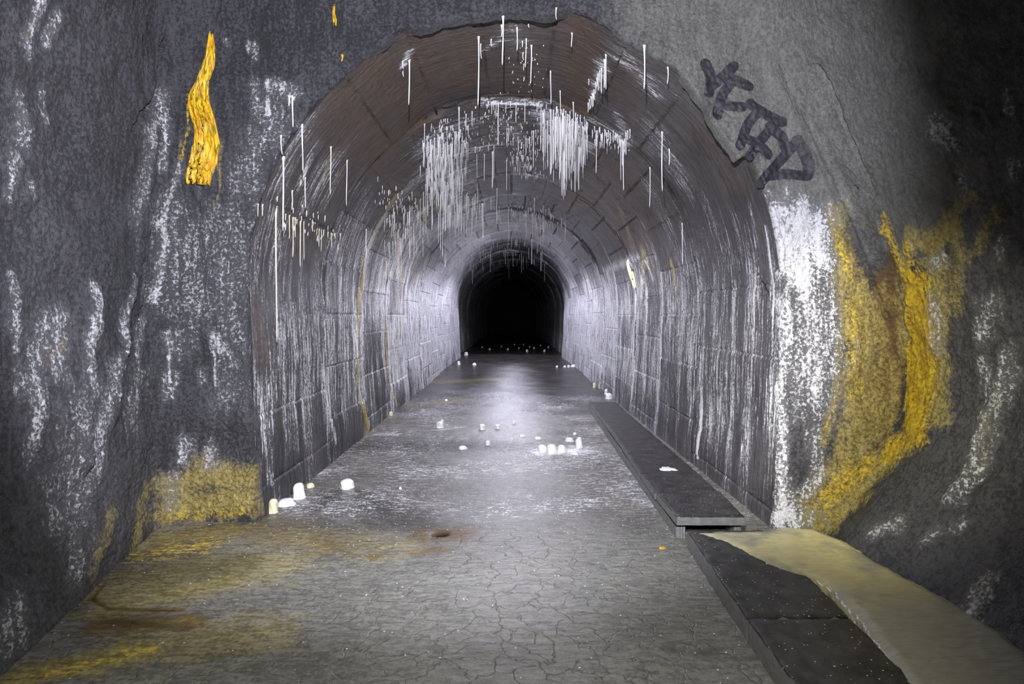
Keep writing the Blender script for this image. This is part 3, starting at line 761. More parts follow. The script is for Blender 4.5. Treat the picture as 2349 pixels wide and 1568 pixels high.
# ------------------------------------------------------------------ setting: the floor
frow = [-3.0, -1.5, 0.0, 1.0]
while frow[-1] < 46:
    Y = max(frow[-1], 1.7); frow.append(frow[-1] + (.012 * (Y / 2.3) ** 1.5 if frow[-1] >= 1.7 else .08))
frow = np.array(frow); fx = np.linspace(-2.95, 2.62, 460)
X, Yg = np.meshgrid(fx, frow)
x, y, z = X, Yg, X * 0
gour = fbm(x * 2.6, y * 9, z, 3) * .004 + fbm(x * 9, y * 22, z + 3, 2) * .0022
lumpf = fbm(x * .9, y * .9, z + 8, 2) * .008 - .006
V = np.stack([x, y, z], -1).reshape(-1, 3)
Df = carved(V, 'f', fbm(x * 6, y * 6, z, 2).ravel()).reshape(x.shape)
Af = paint(V, 'f', fbm(x * 5, y * 9, z, 3).ravel()).reshape(x.shape + (8,))
inside = sstep(4.0, 4.6, y)
Af[..., 0] = np.maximum(Af[..., 0], np.clip(inside * (1 - sstep(10, 14, y)) * (.24 + .22 * fbm(x * 1.2, y * 1.2, z + 4, 3)), 0, .45))
Af[..., 7] = np.maximum(Af[..., 7], .55 * (1 - inside) * (1 - np.clip(Af[..., 1] + Af[..., 2] + Af[..., 3], 0, 1)))
Af[..., 6] = np.maximum(Af[..., 6], np.clip(.25 + .40 * sstep(6.5, 12, y) + .25 * fbm(x * 1.5, y * 1.5, z, 2), 0, .9))
Af[..., 5] = np.maximum(Af[..., 5], .85 * sstep(7.0, 10.5, y) + .5 * np.exp(-((y - 6.75 - .05 * x) / .16) ** 2) * (x < .4) + .35 * np.exp(-((y - 4.15) / .10) ** 2))
Af[..., 5] = np.clip(Af[..., 5] + .25 * fbm(x * 1.2, y * 2.5, z + 5, 2), 0, .9) * (Af[..., 5] > .02)
calm = 1 - .5 * sstep(8, 16, y)
fz = (gour * (1 - .55 * Af[..., 6]) + lumpf) * calm - Df + Af[..., 0] * .006 * fbm(x * 14, y * 14, z, 2)
fP = np.stack([X, Yg, fz], -1)
STRUCT.append(grid_object('floor', fP, (0, len(frow)), (0, len(fx)), M_FLOOR, Af))
for o in STRUCT: o['kind'] = 'structure'

# ------------------------------------------------------------------ finished surfaces, to stand and hang things on
hv, hq, base = [], [], 0
for P_, r_, c_ in ((cP2, 1, 1), (tP2, 1, 1), (fP, 1, 1)):
    p = P_[::2, ::2]
    hv.append(p.reshape(-1, 3)); hq.append(quads(p.shape[0], p.shape[1], base)); base += p.shape[0] * p.shape[1]
hv = np.concatenate(hv); hq = np.concatenate(hq)
SURF = BVHTree.FromPolygons(hv.tolist(), hq.tolist())
_fp = cP2[:N_FIL_END + 20]
FACE = BVHTree.FromPolygons(_fp.reshape(-1, 3).tolist(), quads(_fp.shape[0], _fp.shape[1]).tolist())
def on_surface(px, py):
    p, n, i, d = SURF.ray_cast(EYE, ray(px, py))
    if p is None: return None, None
    if n.dot(EYE - p) < 0: n = -n
    return p, n
def floor_z(X, Y):
    p, n, i, d = SURF.ray_cast(Vector((X, Y, .35)), Vector((0, 0, -1)))
    return p.z if p is not None else 0.0
def roof_at(X, Y, z0=1.2):
    p, n, i, d = SURF.ray_cast(Vector((X, Y, z0)), Vector((0, 0, 1)))
    return p

# ------------------------------------------------------------------ stalactites
rs = random.Random(3)
def straw_mesh(L, r, wob=.0, taper=.75, lumpy=.12, root=2.2):
    n, m = max(6, min(18, int(L / .03) + 5)), 8
    bm = bmesh.new(); rings = []
    ph, ph2 = rs.uniform(0, 6), rs.uniform(0, 6)
    sink = .006
    for k in range(n + 1):
        t = k / n; zz = sink - (L + sink) * t
        rr = r * (1 - (1 - taper) * t) * (1 + lumpy * math.sin(9 * t + ph) * rs.uniform(.3, 1))
        rr *= 1 + (root - 1) * math.exp(-t * L / (r * 2.2))
        if k == n: rr *= .35
        dx, dy = wob * math.sin(3.1 * t + ph) * t, wob * math.cos(2.3 * t + ph2) * t
        rings.append([bm.verts.new((dx + rr * math.cos(2 * math.pi * q / m), dy + rr * math.sin(2 * math.pi * q / m), zz)) for q in range(m)])
    for a, b in zip(rings[:-1], rings[1:]):
        for q in range(m): bm.faces.new((a[q], a[(q + 1) % m], b[(q + 1) % m], b[q]))
    bm.faces.new(rings[0]); bm.faces.new(rings[-1])
    return bm

def straw(px, y0, y1, label, group=None, r=.0055, mat=None, **kw):
    p, n = on_surface(px, y0)
    if p is None or p.y > 40: return None
    zt = p.z
    zb = CAMZ + (VY - y1) / F * p.y
    L = zt - zb
    if L < .012: return None
    o = bm_object('stalactite', straw_mesh(L, r, **kw), mat or M_STRAW)
    o.location = p
    return tag(o, label, 'stalactite', group)

# single straws one can point to
SINGLE = [
    (939, 138, 240, 'long white straw alone on the brown vault blocks, with a bent stub beside its root', .0060),
    (924, 140, 159, 'short bent white stub next to the lone straw on the brown vault', .0045),
    (924.5, 163, 176, 'tiny white stub just beyond the bent one on the brown vault', .0040),
    (1098, 84, 241, 'very long white straw at the crown, reaching to the second ring joint', .0062),
    (1103, 100, 136, 'thin short straw touching the very long crown straw', .0042),
    (1154, 38, 148, 'long white straw rooted right at the sprayed lip of the portal', .0062),
    (1150.5, 58, 84, 'short straw clinging beside the one rooted at the portal lip', .0045),
    (1127, 90, 107, 'stubby straw below a pale smear between the two longest crown straws', .0045),
    (1186, 63, 116, 'medium straw with a flared root on the grey crown block', .0052),
    (1198, 94, 108, 'stub between two medium straws on the grey crown block', .0042),
    (1207, 89, 154, 'slim straw second in the row of three on the grey crown block', .0050),
    (1219, 104, 191, 'longest of three straws on the grey crown block', .0055),
    (1200, 121, 138, 'first small stub in a short line across the crown block', .0040),
    (1202, 146, 162, 'second small stub in the short line across the crown block', .0040),
    (1202, 178, 186, 'last and tiniest stub in the short line across the crown block', .0038),
    (1213, 53, 64, 'tiny stub near the portal lip beyond the medium straws', .0040),
    (1276, 20, 46, 'dark thin straw at the end corner of the overhanging sprayed lip', .0045),
    (1312, 76, 109, 'short lone straw on the pebbly brown block at the crown', .0045),
    (1263, 163, 238, 'straw on the block joint beside the brown pebbly block', .0052),
    (1285, 208, 262, 'straw at the rim of the rusty brown crown patch', .0050),
    (1315, 234, 300, 'straw hanging in front of the dense white curtain, under the rusty patch', .0052),
    (1478, 106, 204, 'long straw alone on the graffiti-side vault, high up', .0058),
    (1532, 155, 192, 'dark grey straw under the step of the sprayed edge near the graffiti', .0045),
    (1368, 300, 397, 'long straw alone below the pinkish stained vault block', .0052),
    (1519, 303, 438, 'longest straw on the graffiti-side haunch', .0060),
    (1491, 384, 475, 'thin straw on the graffiti-side haunch at a crusted block corner', .0050),
    (1535, 342, 379, 'short straw beside the longest straw of the graffiti-side haunch', .0048),
    (1565, 512, 604, 'thin straw low on the graffiti-side wall', .0045),
    (671, 222, 292, 'straw dripping from the white crust at the portal edge, opposite the graffiti', .0055),
    (664, 222, 254, 'shorter twin straw from the white crust at the portal edge', .0048),
    (693, 287, 392, 'straw ending at the bright yellow-white blob on the haunch', .0055),
    (645, 312, 354, 'short straw above the longest haunch straw, by the portal crack', .0045),
    (650, 361, 529, 'longest straw of the haunch opposite the graffiti, thick and pale', .0068),
    (759, 337, 446, 'straw over the yellow streaks below the brown block', .0050),
    (796, 368, 472, 'straw at the lower corner of the brown block', .0050),
    (700, 408, 477, 'straw just under the yellow-white blob', .0048),
    (670, 438, 481, 'short straw between the blob and the long haunch straw', .0045),
    (633, 483, 784, 'extremely long cream straw hanging down the wall to half height', .0075),
    (840, 526, 592, 'lone straw in front of the moss-yellow ring seam', .0058),
    (785, 128, 142, 'tiny orange straw at the portal edge high on the vault', .0060),
]
for px, y0, y1, lab, r in SINGLE:
    m = M_STRAW
    if 'cream' in lab or 'dark' in lab: m = M_STRAWY
    if 'orange' in lab: m = M_ORANGE
    straw(px, y0, y1, lab, r=r, mat=m, wob=.006)

def cluster(label, group, items, mat=None, **kw):
    for it in items:
        px, y0, y1 = it[:3]; r = it[3] if len(it) > 3 else rs.uniform(.0036, .0055)
        straw(px, y0, y1, label, group, r=r, mat=mat, wob=rs.uniform(0, .006), **kw)

cluster('cream straw in the row along the block joint of the wall opposite the graffiti', 'straws along the wall joint',
        [(689, 508, 612, .0058), (697, 509, 596), (672, 499, 590), (664, 495, 548), (677, 500, 545), (737, 527, 577), (732, 525, 566), (760, 535, 568),
         (592, 469, 497), (602, 470, 496), (716, 517, 531), (727, 525, 540), (655, 492, 506), (681, 504, 515), (752, 533, 545), (768, 536, 548)], M_STRAWY)
cluster('white straw dripping from the crusted diagonal joint between two vault blocks', 'straws on the diagonal joint',
        [(1390, 126, 205), (1387, 138, 202, .006), (1380, 157, 214), (1376, 163, 190), (1372, 170, 208), (1369, 180, 200), (1366, 190, 216), (1363, 205, 230),
         (1360, 215, 246, .007), (1356, 222, 250), (1352, 228, 252), (1349, 236, 258), (1351, 182, 196)], M_STRAW)
cluster('white straw in the fringe under the bright crusted block edge of the graffiti-side vault', 'fringe straws',
        [(1381, 310, 328), (1387, 297, 340), (1392, 305, 330), (1396, 300, 322), (1400, 304, 330), (1407, 300, 327), (1412, 306, 322), (1416, 308, 330), (1420, 312, 340),
         (1424, 320, 414), (1427, 322, 380), (1430, 325, 437, .0065), (1433, 318, 350), (1436, 304, 356), (1440, 300, 322), (1445, 297, 318)])
cluster('white straw hanging from the lip of the second ring joint at the crown', 'straws at the second ring joint',
        [(1053, 247, 352, .006), (1069, 262, 300), (1083, 256, 290), (1100, 274, 286), (1120, 234, 246), (1133, 232, 254), (1138, 232, 270), (1143, 236, 333, .006), (1151, 233, 238),
         (1161, 236, 260), (1171, 234, 245), (1184, 236, 281), (1204, 237, 282), (1232, 238, 258), (1236, 235, 250), (1241, 240, 330), (1091, 246, 250), (1117, 242, 250), (1128, 240, 262)])
cluster('white straw hanging below the crown in the line of grey blocks behind the second joint', 'straws on the grey crown rows',
        [(1133, 334, 410), (1130, 348, 432, .009), (1111, 353, 415), (1094, 353, 408), (1162, 366, 436), (1163, 294, 338), (1167, 294, 325), (1173, 290, 302), (1188, 313, 356), (1177, 316, 335),
         (1197, 327, 342), (1215, 314, 350), (1220, 302, 330), (1224, 300, 384, .006), (1229, 298, 316), (1233, 316, 332), (1206, 318, 352), (1209, 318, 340), (1213, 318, 330), (1240, 312, 345),
         (1185, 358, 378), (1188, 360, 395), (1090, 336, 352), (1101, 338, 347), (1120, 336, 347), (1244, 318, 350)])
la = []
for k in range(46):
    px = max(972, min(1078, rs.gauss(1024, 25))); y0 = rs.uniform(300, 440) + (1040 - px) * .25
    la.append((px, y0, min(530, y0 + rs.choice([20, 35, 55, 80, 110, 140])), rs.choice([.0040, .0048, .0055, .0065])))
la += [(974, 285, 338), (981, 350, 440, .0065), (1000, 340, 400), (1013, 290, 320), (1008, 288, 304), (1025, 290, 312), (1035, 326, 360)]
cluster('long white straw in the dense hanging mass over the side away from the graffiti', 'dense mass of straws, far from the graffiti', la)
lb = []
for k in range(46):
    px = max(1246, min(1342, rs.gauss(1294, 24))); y0 = rs.uniform(256, 330) + (px - 1290) * .25
    lb.append((px, y0, min(462, y0 + rs.choice([15, 25, 45, 70, 100, 140, 160])), rs.choice([.0042, .005, .006, .007])))
lb += [(1285, 330, 430), (1299, 345, 436, .006), (1311, 340, 437, .0065), (1257, 300, 385), (1264, 300, 400, .009), (1335, 280, 357)]
cluster('long white straw in the bright dense curtain nearest the graffiti-side of the crown', 'bright dense curtain of straws', lb)
cluster('thin cream straw on the haunch beyond the moss-yellow seam', 'straws beyond the moss-yellow seam',
        [(939, 504, 594, .007), (949, 513, 594, .006), (964, 455, 547), (977, 430, 538, .006), (913, 538, 640, .007), (916, 541, 640), (903, 513, 546), (906, 530, 560), (958, 470, 520), (953, 455, 476),
         (886, 600, 640), (892, 600, 622), (920, 560, 650), (899, 520, 545), (988, 430, 470), (945, 440, 460), (971, 440, 500), (912, 475, 492)], M_STRAWY)
cluster('straw in the ragged row below the dense mass, in front of the dark blocks', 'straws in front of the dark blocks',
        [(1005.5, 486, 557), (1010, 446, 574), (1015, 498, 590), (1021, 530, 614), (1048, 464, 518), (1031, 470, 524), (1026, 470, 522), (1038, 460, 520), (1043, 470, 513), (1053, 470, 515), (1058, 470, 533),
         (1071, 450, 541), (1074, 450, 505), (1082, 477, 544), (1108, 466, 546, .010), (1105, 466, 506), (1140, 431, 511, .006), (1145, 473, 506), (1167, 475, 551, .006), (1126, 454, 481), (1095, 420, 458), (1112, 460, 477)])
cluster('thin straw from the fourth joint on the graffiti-side of the crown', 'straws on the fourth joint',
        [(1207, 483, 546, .006), (1226, 454, 492), (1222, 488, 548), (1229, 500, 548), (1240, 492, 566), (1245, 494, 548), (1248, 496, 550), (1233, 520, 582), (1262, 485, 504), (1288, 500, 522), (1298, 502, 534), (1296, 505, 553),
         (1177, 482, 496), (1183, 482, 500), (1173, 480, 488), (1185, 538, 568), (1166, 536, 558), (1174, 540, 566), (1220, 548, 606, .012), (1265, 536, 560), (1241, 580, 622, .012)])
far = []
for k in range(18):
    far.append((rs.uniform(1075, 1275), rs.uniform(560, 606), 0, rs.uniform(.004, .007)))
cluster('faint thin straw deep in the tunnel near the dark end', 'straws deep in the tunnel', [(px, y0 + abs(px - 1173) * .18, y0 + abs(px - 1173) * .18 + rs.uniform(12, 46), r) for px, y0, _, r in far])

# the countless little stubs and threads between them
bm = bmesh.new()
def thread(px, y0, ln, r):
    p, n = on_surface(px, y0)
    if p is None or p.y < 4.4 or p.y > 24 or p.z < 2.2: return
    L = ln / F * p.y; m = 5; rings = []
    for t, f in ((0, 1.9), (.12, 1.1), (.6, 1.0), (1, .4)):
        rings.append([bm.verts.new((p.x + r * f * math.cos(6.283 * q / m), p.y + r * f * math.sin(6.283 * q / m), p.z + .005 - L * t)) for q in range(m)])
    for a, b in zip(rings[:-1], rings[1:]):
        for q in range(m): bm.faces.new((a[q], a[(q + 1) % m], b[(q + 1) % m], b[q]))
    bm.faces.new(rings[-1])
def sow(n, x0, x1, y0, y1, l0, l1, slope=0, xc=1173):
    for _ in range(n):
        px = rs.triangular(x0 - 12, x1 + 12); thread(px, rs.uniform(y0, y1) + slope * (px - xc), rs.uniform(l0, l1) ** 1.0, rs.uniform(.0028, .0048))
sow(150, 972, 1070, 300, 440, 5, 70, -.3, 1020)
sow(60, 985, 1075, 270, 340, 4, 14)
sow(230, 1248, 1340, 248, 330, 4, 90, .25, 1290)
sow(60, 1320, 1440, 290, 330, 4, 20, .35, 1380)
sow(120, 1060, 1250, 245, 330, 3, 10)
sow(110, 1170, 1250, 330, 405, 3, 16)
sow(40, 1150, 1260, 100, 220, 2, 6)
sow(90, 1010, 1100, 440, 510, 10, 60)
sow(80, 890, 980, 470, 560, 5, 40)
sow(90, 1120, 1300, 470, 520, 4, 22)
sow(70, 1080, 1260, 540, 600, 4, 18)
sow(60, 1015, 1120, 540, 620, 5, 30)
sow(50, 860, 960, 420, 480, 4, 14, .5, 900)
sow(40, 640, 780, 470, 540, 4, 16, .35, 700)
o = bm_object('stalactite_stubble', bm, M_STRAW)
tag(o, 'countless tiny white stubs and threads of calcite between the straws on the vault', 'stalactites'); o['kind'] = 'stuff'

# ------------------------------------------------------------------ stalagmites and lumps on the floor
def mite_mesh(r, h, seed, squash=1.0, top=.6, waist=0.0):
    rr = random.Random(seed); bm = bmesh.new(); rings = []
    n, m = 16, 20
    for k in range(n + 1):
        t = k / n
        prof = math.sqrt(max(0, 1 - max(0, (t - top) / (1 - top)) ** 2.2)) * (1 + .22 * (1 - t) ** 5) * (1 - waist * math.sin(math.pi * min(1, t * 1.2)))
        ring = []
        for q in range(m):
            a = 2 * math.pi * q / m
            j = 1 + .10 * math.sin(3 * a + seed + 4 * t) + .06 * math.sin(7 * a - seed * 2 + 9 * t) + rr.uniform(-.02, .02)
            ring.append(bm.verts.new((r * prof * j * math.cos(a), r * prof * j * squash * math.sin(a), -.004 + (h + .004) * t)))
        rings.append(ring)
    for a, b in zip(rings[:-1], rings[1:]):
        for q in range(m): bm.faces.new((a[q], a[(q + 1) % m], b[(q + 1) % m], b[q]))
    bm.faces.new(rings[0][::-1]); bmesh.ops.remove_doubles(bm, verts=bm.verts, dist=1e-5)
    return bm

MITES = [   # px, py of the foot, width px, height px, cream?, label
    (622, 1178, 20, 32, 1, 'squat cream stalagmite column at the foot of the wall, nearest the ochre pool'),
    (651, 1162, 34, 14, 0, 'low white calcite heap between the cream column and the tall white one'),
    (681, 1146, 24, 36, 0, 'tall rounded white stalagmite by the wall foot'),
    (709, 1119, 16, 10, 1, 'small dull cream knob behind the tall white stalagmite'),
    (792, 1122, 28, 20, 0, 'blocky white double lump standing in the shallow water'),
    (918, 1122, 6, 5, 0, 'tiny white pellet alone in the shallow water'),
    (1008, 982, 15, 15, 0, 'rounded white stalagmite, first of four in a line across the tunnel'),
    (1013, 974, 9, 11, 1, 'small cream knob leaning on the first stalagmite of the line'),
    (1106, 986, 13, 13, 0, 'rounded white stalagmite, second of four in a line across the tunnel'),
    (1141, 983, 12, 9, 0, 'flat white stalagmite, third of four in a line across the tunnel'),
    (1179, 972, 8, 6, 0, 'small white stalagmite, last of four in a line across the tunnel'),
    (1023, 919, 7, 4, 0, 'little white dot-like stalagmite on the wet floor beyond the line of four'),
    (895, 953, 9, 9, 1, 'cream stalagmite at the foot of the second yellow seam'),
    (1061, 1031, 18, 7, 0, 'flat white calcite disc near the dark floor band'),
    (1119, 1021, 11, 10, 0, 'pointed little white stalagmite beside the dark floor band'),
    (1244, 1037, 20, 15, 0, 'broad bright mound of the white stalagmite cluster, end nearest the dark band'),
    (1267, 1041, 22, 20, 0, 'largest bright mound in the middle of the white stalagmite cluster'),
    (1290, 1038, 18, 16, 0, 'bright mound at the column side of the white stalagmite cluster'),
    (1329, 1028, 15, 22, 0, 'upright white stalagmite column beside the bright cluster'),
    (1330, 1012, 9, 9, 0, 'small knob right behind the upright white column'),
    (1320, 1043, 18, 7, 0, 'flat white disc in front of the upright white column'),
    (1308, 1013, 18, 8, 0, 'low white heap behind the bright cluster'),
    (1235, 1008, 15, 5, 0, 'flat white patch-like stalagmite beyond the bright cluster'),
    (1199, 1002, 14, 4, 0, 'flattest white disc beyond the bright cluster, nearest the line of four'),
    (1319, 997, 8, 5, 0, 'tiny white stalagmite furthest behind the bright cluster'),
    (1364, 889, 7, 11, 1, 'small cream-topped stalagmite under the yellow seam beside the drain'),
    (1392, 904, 8, 12, 0, 'white stalagmite knob on the drain covers, rear of a pair'),
    (1398, 915, 14, 13, 0, 'lumpy white stalagmite on the drain covers, front of a pair'),
    (1052, 836, 6, 8, 0, 'white stalagmite at the wall foot deep in the tunnel'),
    (1088, 837, 8, 5, 0, 'small white lump a little out from the wall deep in the tunnel'),
    (1278, 842, 5, 4, 0, 'first white speck in the row across the drain deep in the tunnel'),
    (1296, 842, 6, 4, 0, 'second white speck in the row across the drain deep in the tunnel'),
    (1305, 842, 6, 5, 0, 'third white speck in the row across the drain deep in the tunnel'),
    (1316, 841, 11, 5, 0, 'largest white lump in the row across the drain deep in the tunnel'),
    (1069, 814, 8, 7, 0, 'white lump at the edge of the darkness, wall side'),
]
def mite(px, py, wpx, hpx, cream, label, group=None):
    p, n = on_surface(px, py)
    if p is None: return
    s = F / p.y
    z = floor_z(p.x, p.y)
    r = wpx / 2 / s
    o = bm_object('stalagmite', mite_mesh(r, max(hpx, 3) / s, int(px * 7 + py), 1.0, .35 if hpx < wpx * .7 else .62), M_MITEY if cream else M_MITE)
    o.location = (p.x, p.y + r, z)
    tag(o, label, 'stalagmite', group)
for a in MITES: mite(*a)
for px, py, w in [(1209, 806, 5), (1249, 806, 5), (1165, 802, 4), (1123, 802, 4), (1201, 791, 3), (1180, 791, 3), (1225, 799, 4), (1240, 793, 3), (1258, 797, 4), (1150, 795, 3), (1106, 797, 3), (1190, 799, 3), (1215, 796, 3)]:
    mite(px, py, w, w, 0, 'faint pale stalagmite speck on the dark floor at the far end', 'stalagmites in the dark')

# ------------------------------------------------------------------ drain: cover slabs, side walls and the kerb in front
kk = NT('dark_slab')
_p = kk.n('ShaderNodeNewGeometry').outputs['Position']
_n1 = kk.noise(_p, 9, 5, .65); _n2 = kk.noise(_p, 90, 4, .7)
_cb = kk.mix(kk.step(_n1, .35, .7), c4(.016, .015, .014), c4(.048, .046, .044))
_v = kk.n('ShaderNodeTexVoronoi'); _v.inputs['Scale'].default_value = 60; kk.set(_v.inputs['Vector'], _p)
_vs = kk.n('ShaderNodeSeparateColor', {0: _v.outputs['Color']})
_dt = kk.math('MULTIPLY', kk.math('LESS_THAN', _v.outputs['Distance'], .2), kk.math('GREATER_THAN', _vs.outputs[0], .84))
kk.set(kk.b.inputs['Base Color'], kk.mix(kk.math('MULTIPLY', _dt, .8), kk.mix(kk.step(_n2, .58, .75), _cb, c4(.10, .10, .095)), c4(.7, .7, .66)))
kk.b.inputs['Roughness'].default_value = .42; kk.b.inputs['Specular IOR Level'].default_value = .3
_bp = kk.n('ShaderNodeBump', {'Height': kk.math('ADD', _n2, kk.math('MULTIPLY', _dt, .6))}); _bp.inputs['Strength'].default_value = .35; _bp.inputs['Distance'].default_value = .006
kk.set(kk.b.inputs['Normal'], _bp.outputs[0])
M_SLAB = kk.m
M_SLABSIDE = calcite('crusted_slab_edge', (.05, .05, .048), (.20, .20, .19), .5, 26).m

def slab(name, y0, y1, xl0, xr0, xl1, xr1, zb, zt, seed, bev=.008):
    rr = random.Random(seed); nx, ny = 14, max(10, int((y1 - y0) / .05))
    bm = bmesh.new(); top, bot = [], []
    for j in range(ny + 1):
        t = j / ny; y = y0 + (y1 - y0) * t; xl = xl0 + (xl1 - xl0) * t; xr = xr0 + (xr1 - xr0) * t
        xl += rr.uniform(-.003, .003); xr += rr.uniform(-.003, .003)
        rt, rb_ = [], []
        for i in range(nx + 1):
            s = i / nx; x = xl + (xr - xl) * s
            e = rr.uniform(-.003, .003) if j in (0, ny) else 0
            rt.append(bm.verts.new((x, y + e, zt + rr.uniform(-.0015, .0015))))
            rb_.append(bm.verts.new((x, y + e, zb)))
        top.append(rt); bot.append(rb_)
    sides = []
    for j in range(ny):
        for i in range(nx):
            bm.faces.new((top[j][i], top[j][i + 1], top[j + 1][i + 1], top[j + 1][i]))
            bm.faces.new((bot[j][i], bot[j + 1][i], bot[j + 1][i + 1], bot[j][i + 1]))
        sides.append(bm.faces.new((top[j][0], top[j + 1][0], bot[j + 1][0], bot[j][0])))
        sides.append(bm.faces.new((top[j][nx], bot[j][nx], bot[j + 1][nx], top[j + 1][nx])))
    for i in range(nx):
        sides.append(bm.faces.new((top[0][i], bot[0][i], bot[0][i + 1], top[0][i + 1])))
        sides.append(bm.faces.new((top[ny][i], top[ny][i + 1], bot[ny][i + 1], bot[ny][i])))
    for f in sides: f.material_index = 1
    edges = [e for e in bm.edges if len(e.link_faces) == 2 and {f.material_index for f in e.link_faces} == {0, 1} and all(v.co.z > (zb + zt) / 2 for v in e.verts)]
    bmesh.ops.bevel(bm, geom=edges, offset=bev, segments=2, affect='EDGES', profile=.6)
    o = bm_object(name, bm, M_SLAB)
    o.data.materials.append(M_SLABSIDE)
    o.data.shade_smooth()
    try: o.data.set_sharp_from_angle(angle=math.radians(40))
    except Exception: pass
    return o
def dl(y): return 1.18 + .09 * max(0, min(1, (y - 4.5) / 2.2)) + .03 * max(0, y - 6.7) / 1.5
def dr(y): return 1.665 + .065 * max(0, min(1, (y - 3.9) / 1.0)) + .01 * max(0, y - 5)
COVERS = [(3.89, 4.46, .102, .166, 'dark drain cover slab nearest the open drain end, pale broken front edge'),
          (4.475, 5.02, .090, .142, 'second dark drain cover slab, just behind the raised front one'),
          (5.03, 5.75, .090, .138, 'third dark drain cover slab, with a small white calcite splash'),
          (5.76, 6.38, .090, .136, 'fourth dark drain cover slab along the wall foot'),
          (6.39, 7.10, .090, .134, 'fifth dark drain cover slab, opposite the bright stalagmite cluster'),
          (7.11, 8.10, .084, .130, 'sixth dark wet drain cover slab beyond the bright cluster'),
          (8.11, 9.30, .080, .126, 'furthest dark wet drain cover slab, merging with the wet floor')]
for k, (a, b, zb, zt, lab) in enumerate(COVERS):
    o = slab('drain_cover_slab', a, b, dl(a), dr(a), dl(b), dr(b), zb, zt, 20 + k)
    tag(o, lab, 'slab')
o = slab('drain_wall', 3.93, 9.3, 1.185, 1.255, 1.31, 1.38, -.03, .079, 41, .004); tag(o, 'low crusted drain side wall under the cover slabs, on the open floor side', 'drain wall')
o = slab('drain_wall', 3.93, 9.3, 1.60, 1.66, 1.70, 1.76, -.03, .079, 42, .004); tag(o, 'low drain side wall under the cover slabs, against the tunnel wall', 'drain wall')
def packing(y, x0, x1, zt, lab):
    o = slab('packing_stone', y, y + .16, x0, x1, x0, x1, .078, zt, int(y * 31), .003); tag(o, lab, 'stone')
packing(3.96, 1.20, 1.265, .103, 'small packing stone propping the front cover slab, open floor side')
packing(3.96, 1.60, 1.655, .103, 'small packing stone propping the front cover slab, wall side')
o = slab('kerb_slab', 2.675, 3.76, 1.155, 1.66, 1.215, 1.735, -.03, .12, 31, .014); tag(o, 'long dark kerb slab running from the drain opening, partly under the calcite pool', 'kerb')
o = slab('kerb_slab', 1.15, 2.665, 1.125, 1.565, 1.155, 1.66, -.03, .12, 32, .014); tag(o, 'long dark kerb slab closest to the viewer, dry top', 'kerb')

# white splash of calcite on the third cover slab
def blob(name, mat, cx, cy, z, rx, ry, h, seed):
    bm = bmesh.new(); rr = random.Random(seed); n, m = 6, 28; c = bm.verts.new((cx, cy, z + h)); prev = None
    for k in range(1, n + 1):
        t = k / n
        ring = []
        for q in range(m):
            a = 2 * math.pi * q / m; j = 1 + .18 * math.sin(3 * a + seed) + .12 * math.sin(7 * a + seed * 2) + .08 * math.sin(11 * a)
            ring.append(bm.verts.new((cx + rx * t * j * math.cos(a), cy + ry * t * j * math.sin(a), z + h * (1 - t ** 2) - (.003 if k == n else 0))))
        for q in range(m):
            if prev is None: bm.faces.new((c, ring[q], ring[(q + 1) % m]))
            else: bm.faces.new((prev[q], ring[q], ring[(q + 1) % m], prev[(q + 1) % m]))
        prev = ring
    bm.faces.new(prev[::-1])
    return bm_object(name, bm, mat)
o = blob('calcite_splash', M_MITE, 1.49, 5.19, .138, .085, .075, .010, 3); tag(o, 'white calcite splash on the third drain cover slab', 'calcite')

# ------------------------------------------------------------------ pale calcite pool between the kerb and the mound
def at_z(px, py, z):
    Y = (CAMZ - z) * F / (py - VY)
    return ((px - VX) / F * Y, Y)
PZ = .128
out = [(1578, 1217), (1640, 1216), (1700, 1215), (1760, 1214), (1800, 1205), (1865, 1210), (1935, 1236), (2015, 1288), (2135, 1350), (2265, 1420), (2370, 1500), (2500, 1640), (2300, 1800),
       (2190, 1720), (2085, 1568), (1965, 1412), (1925, 1368), (1888, 1338), (1868, 1326), (1815, 1312), (1760, 1292), (1715, 1268), (1660, 1240), (1610, 1224)]
poly = np.array([at_z(px, py, PZ) for px, py in out])
def inside_dist(x, y):
    n = len(poly); ins = np.zeros(x.shape, bool); d = np.full(x.shape, 9.0)
    for i in range(n):
        x0, y0 = poly[i]; x1, y1 = poly[(i + 1) % n]
        cond = ((y0 > y) != (y1 > y)) & (x < (x1 - x0) * (y - y0) / (y1 - y0 + 1e-12) + x0)
        ins ^= cond
        vx, vy = x1 - x0, y1 - y0; t = np.clip(((x - x0) * vx + (y - y0) * vy) / (vx * vx + vy * vy), 0, 1)
        d = np.minimum(d, np.hypot(x - x0 - t * vx, y - y0 - t * vy))
    return np.where(ins, d, -d)
gx = np.arange(poly[:, 0].min() - .03, poly[:, 0].max() + .03, .011); gy = np.arange(poly[:, 1].min() - .03, poly[:, 1].max() + .03, .011)
GX, GY = np.meshgrid(gx, gy)
dist = inside_dist(GX, GY) + .012 * fbm(GX * 9, GY * 9, GX * 0, 2)
GZ = .117 + .014 * sstep(0, .06, dist) + .0022 * fbm(GX * 11, GY * 26, GX * 0, 3) - .20 * sstep(.0, -.02, dist) * 0
keep = dist > -.004
bm = bmesh.new(); vm = {}
nr_, nc_ = GX.shape
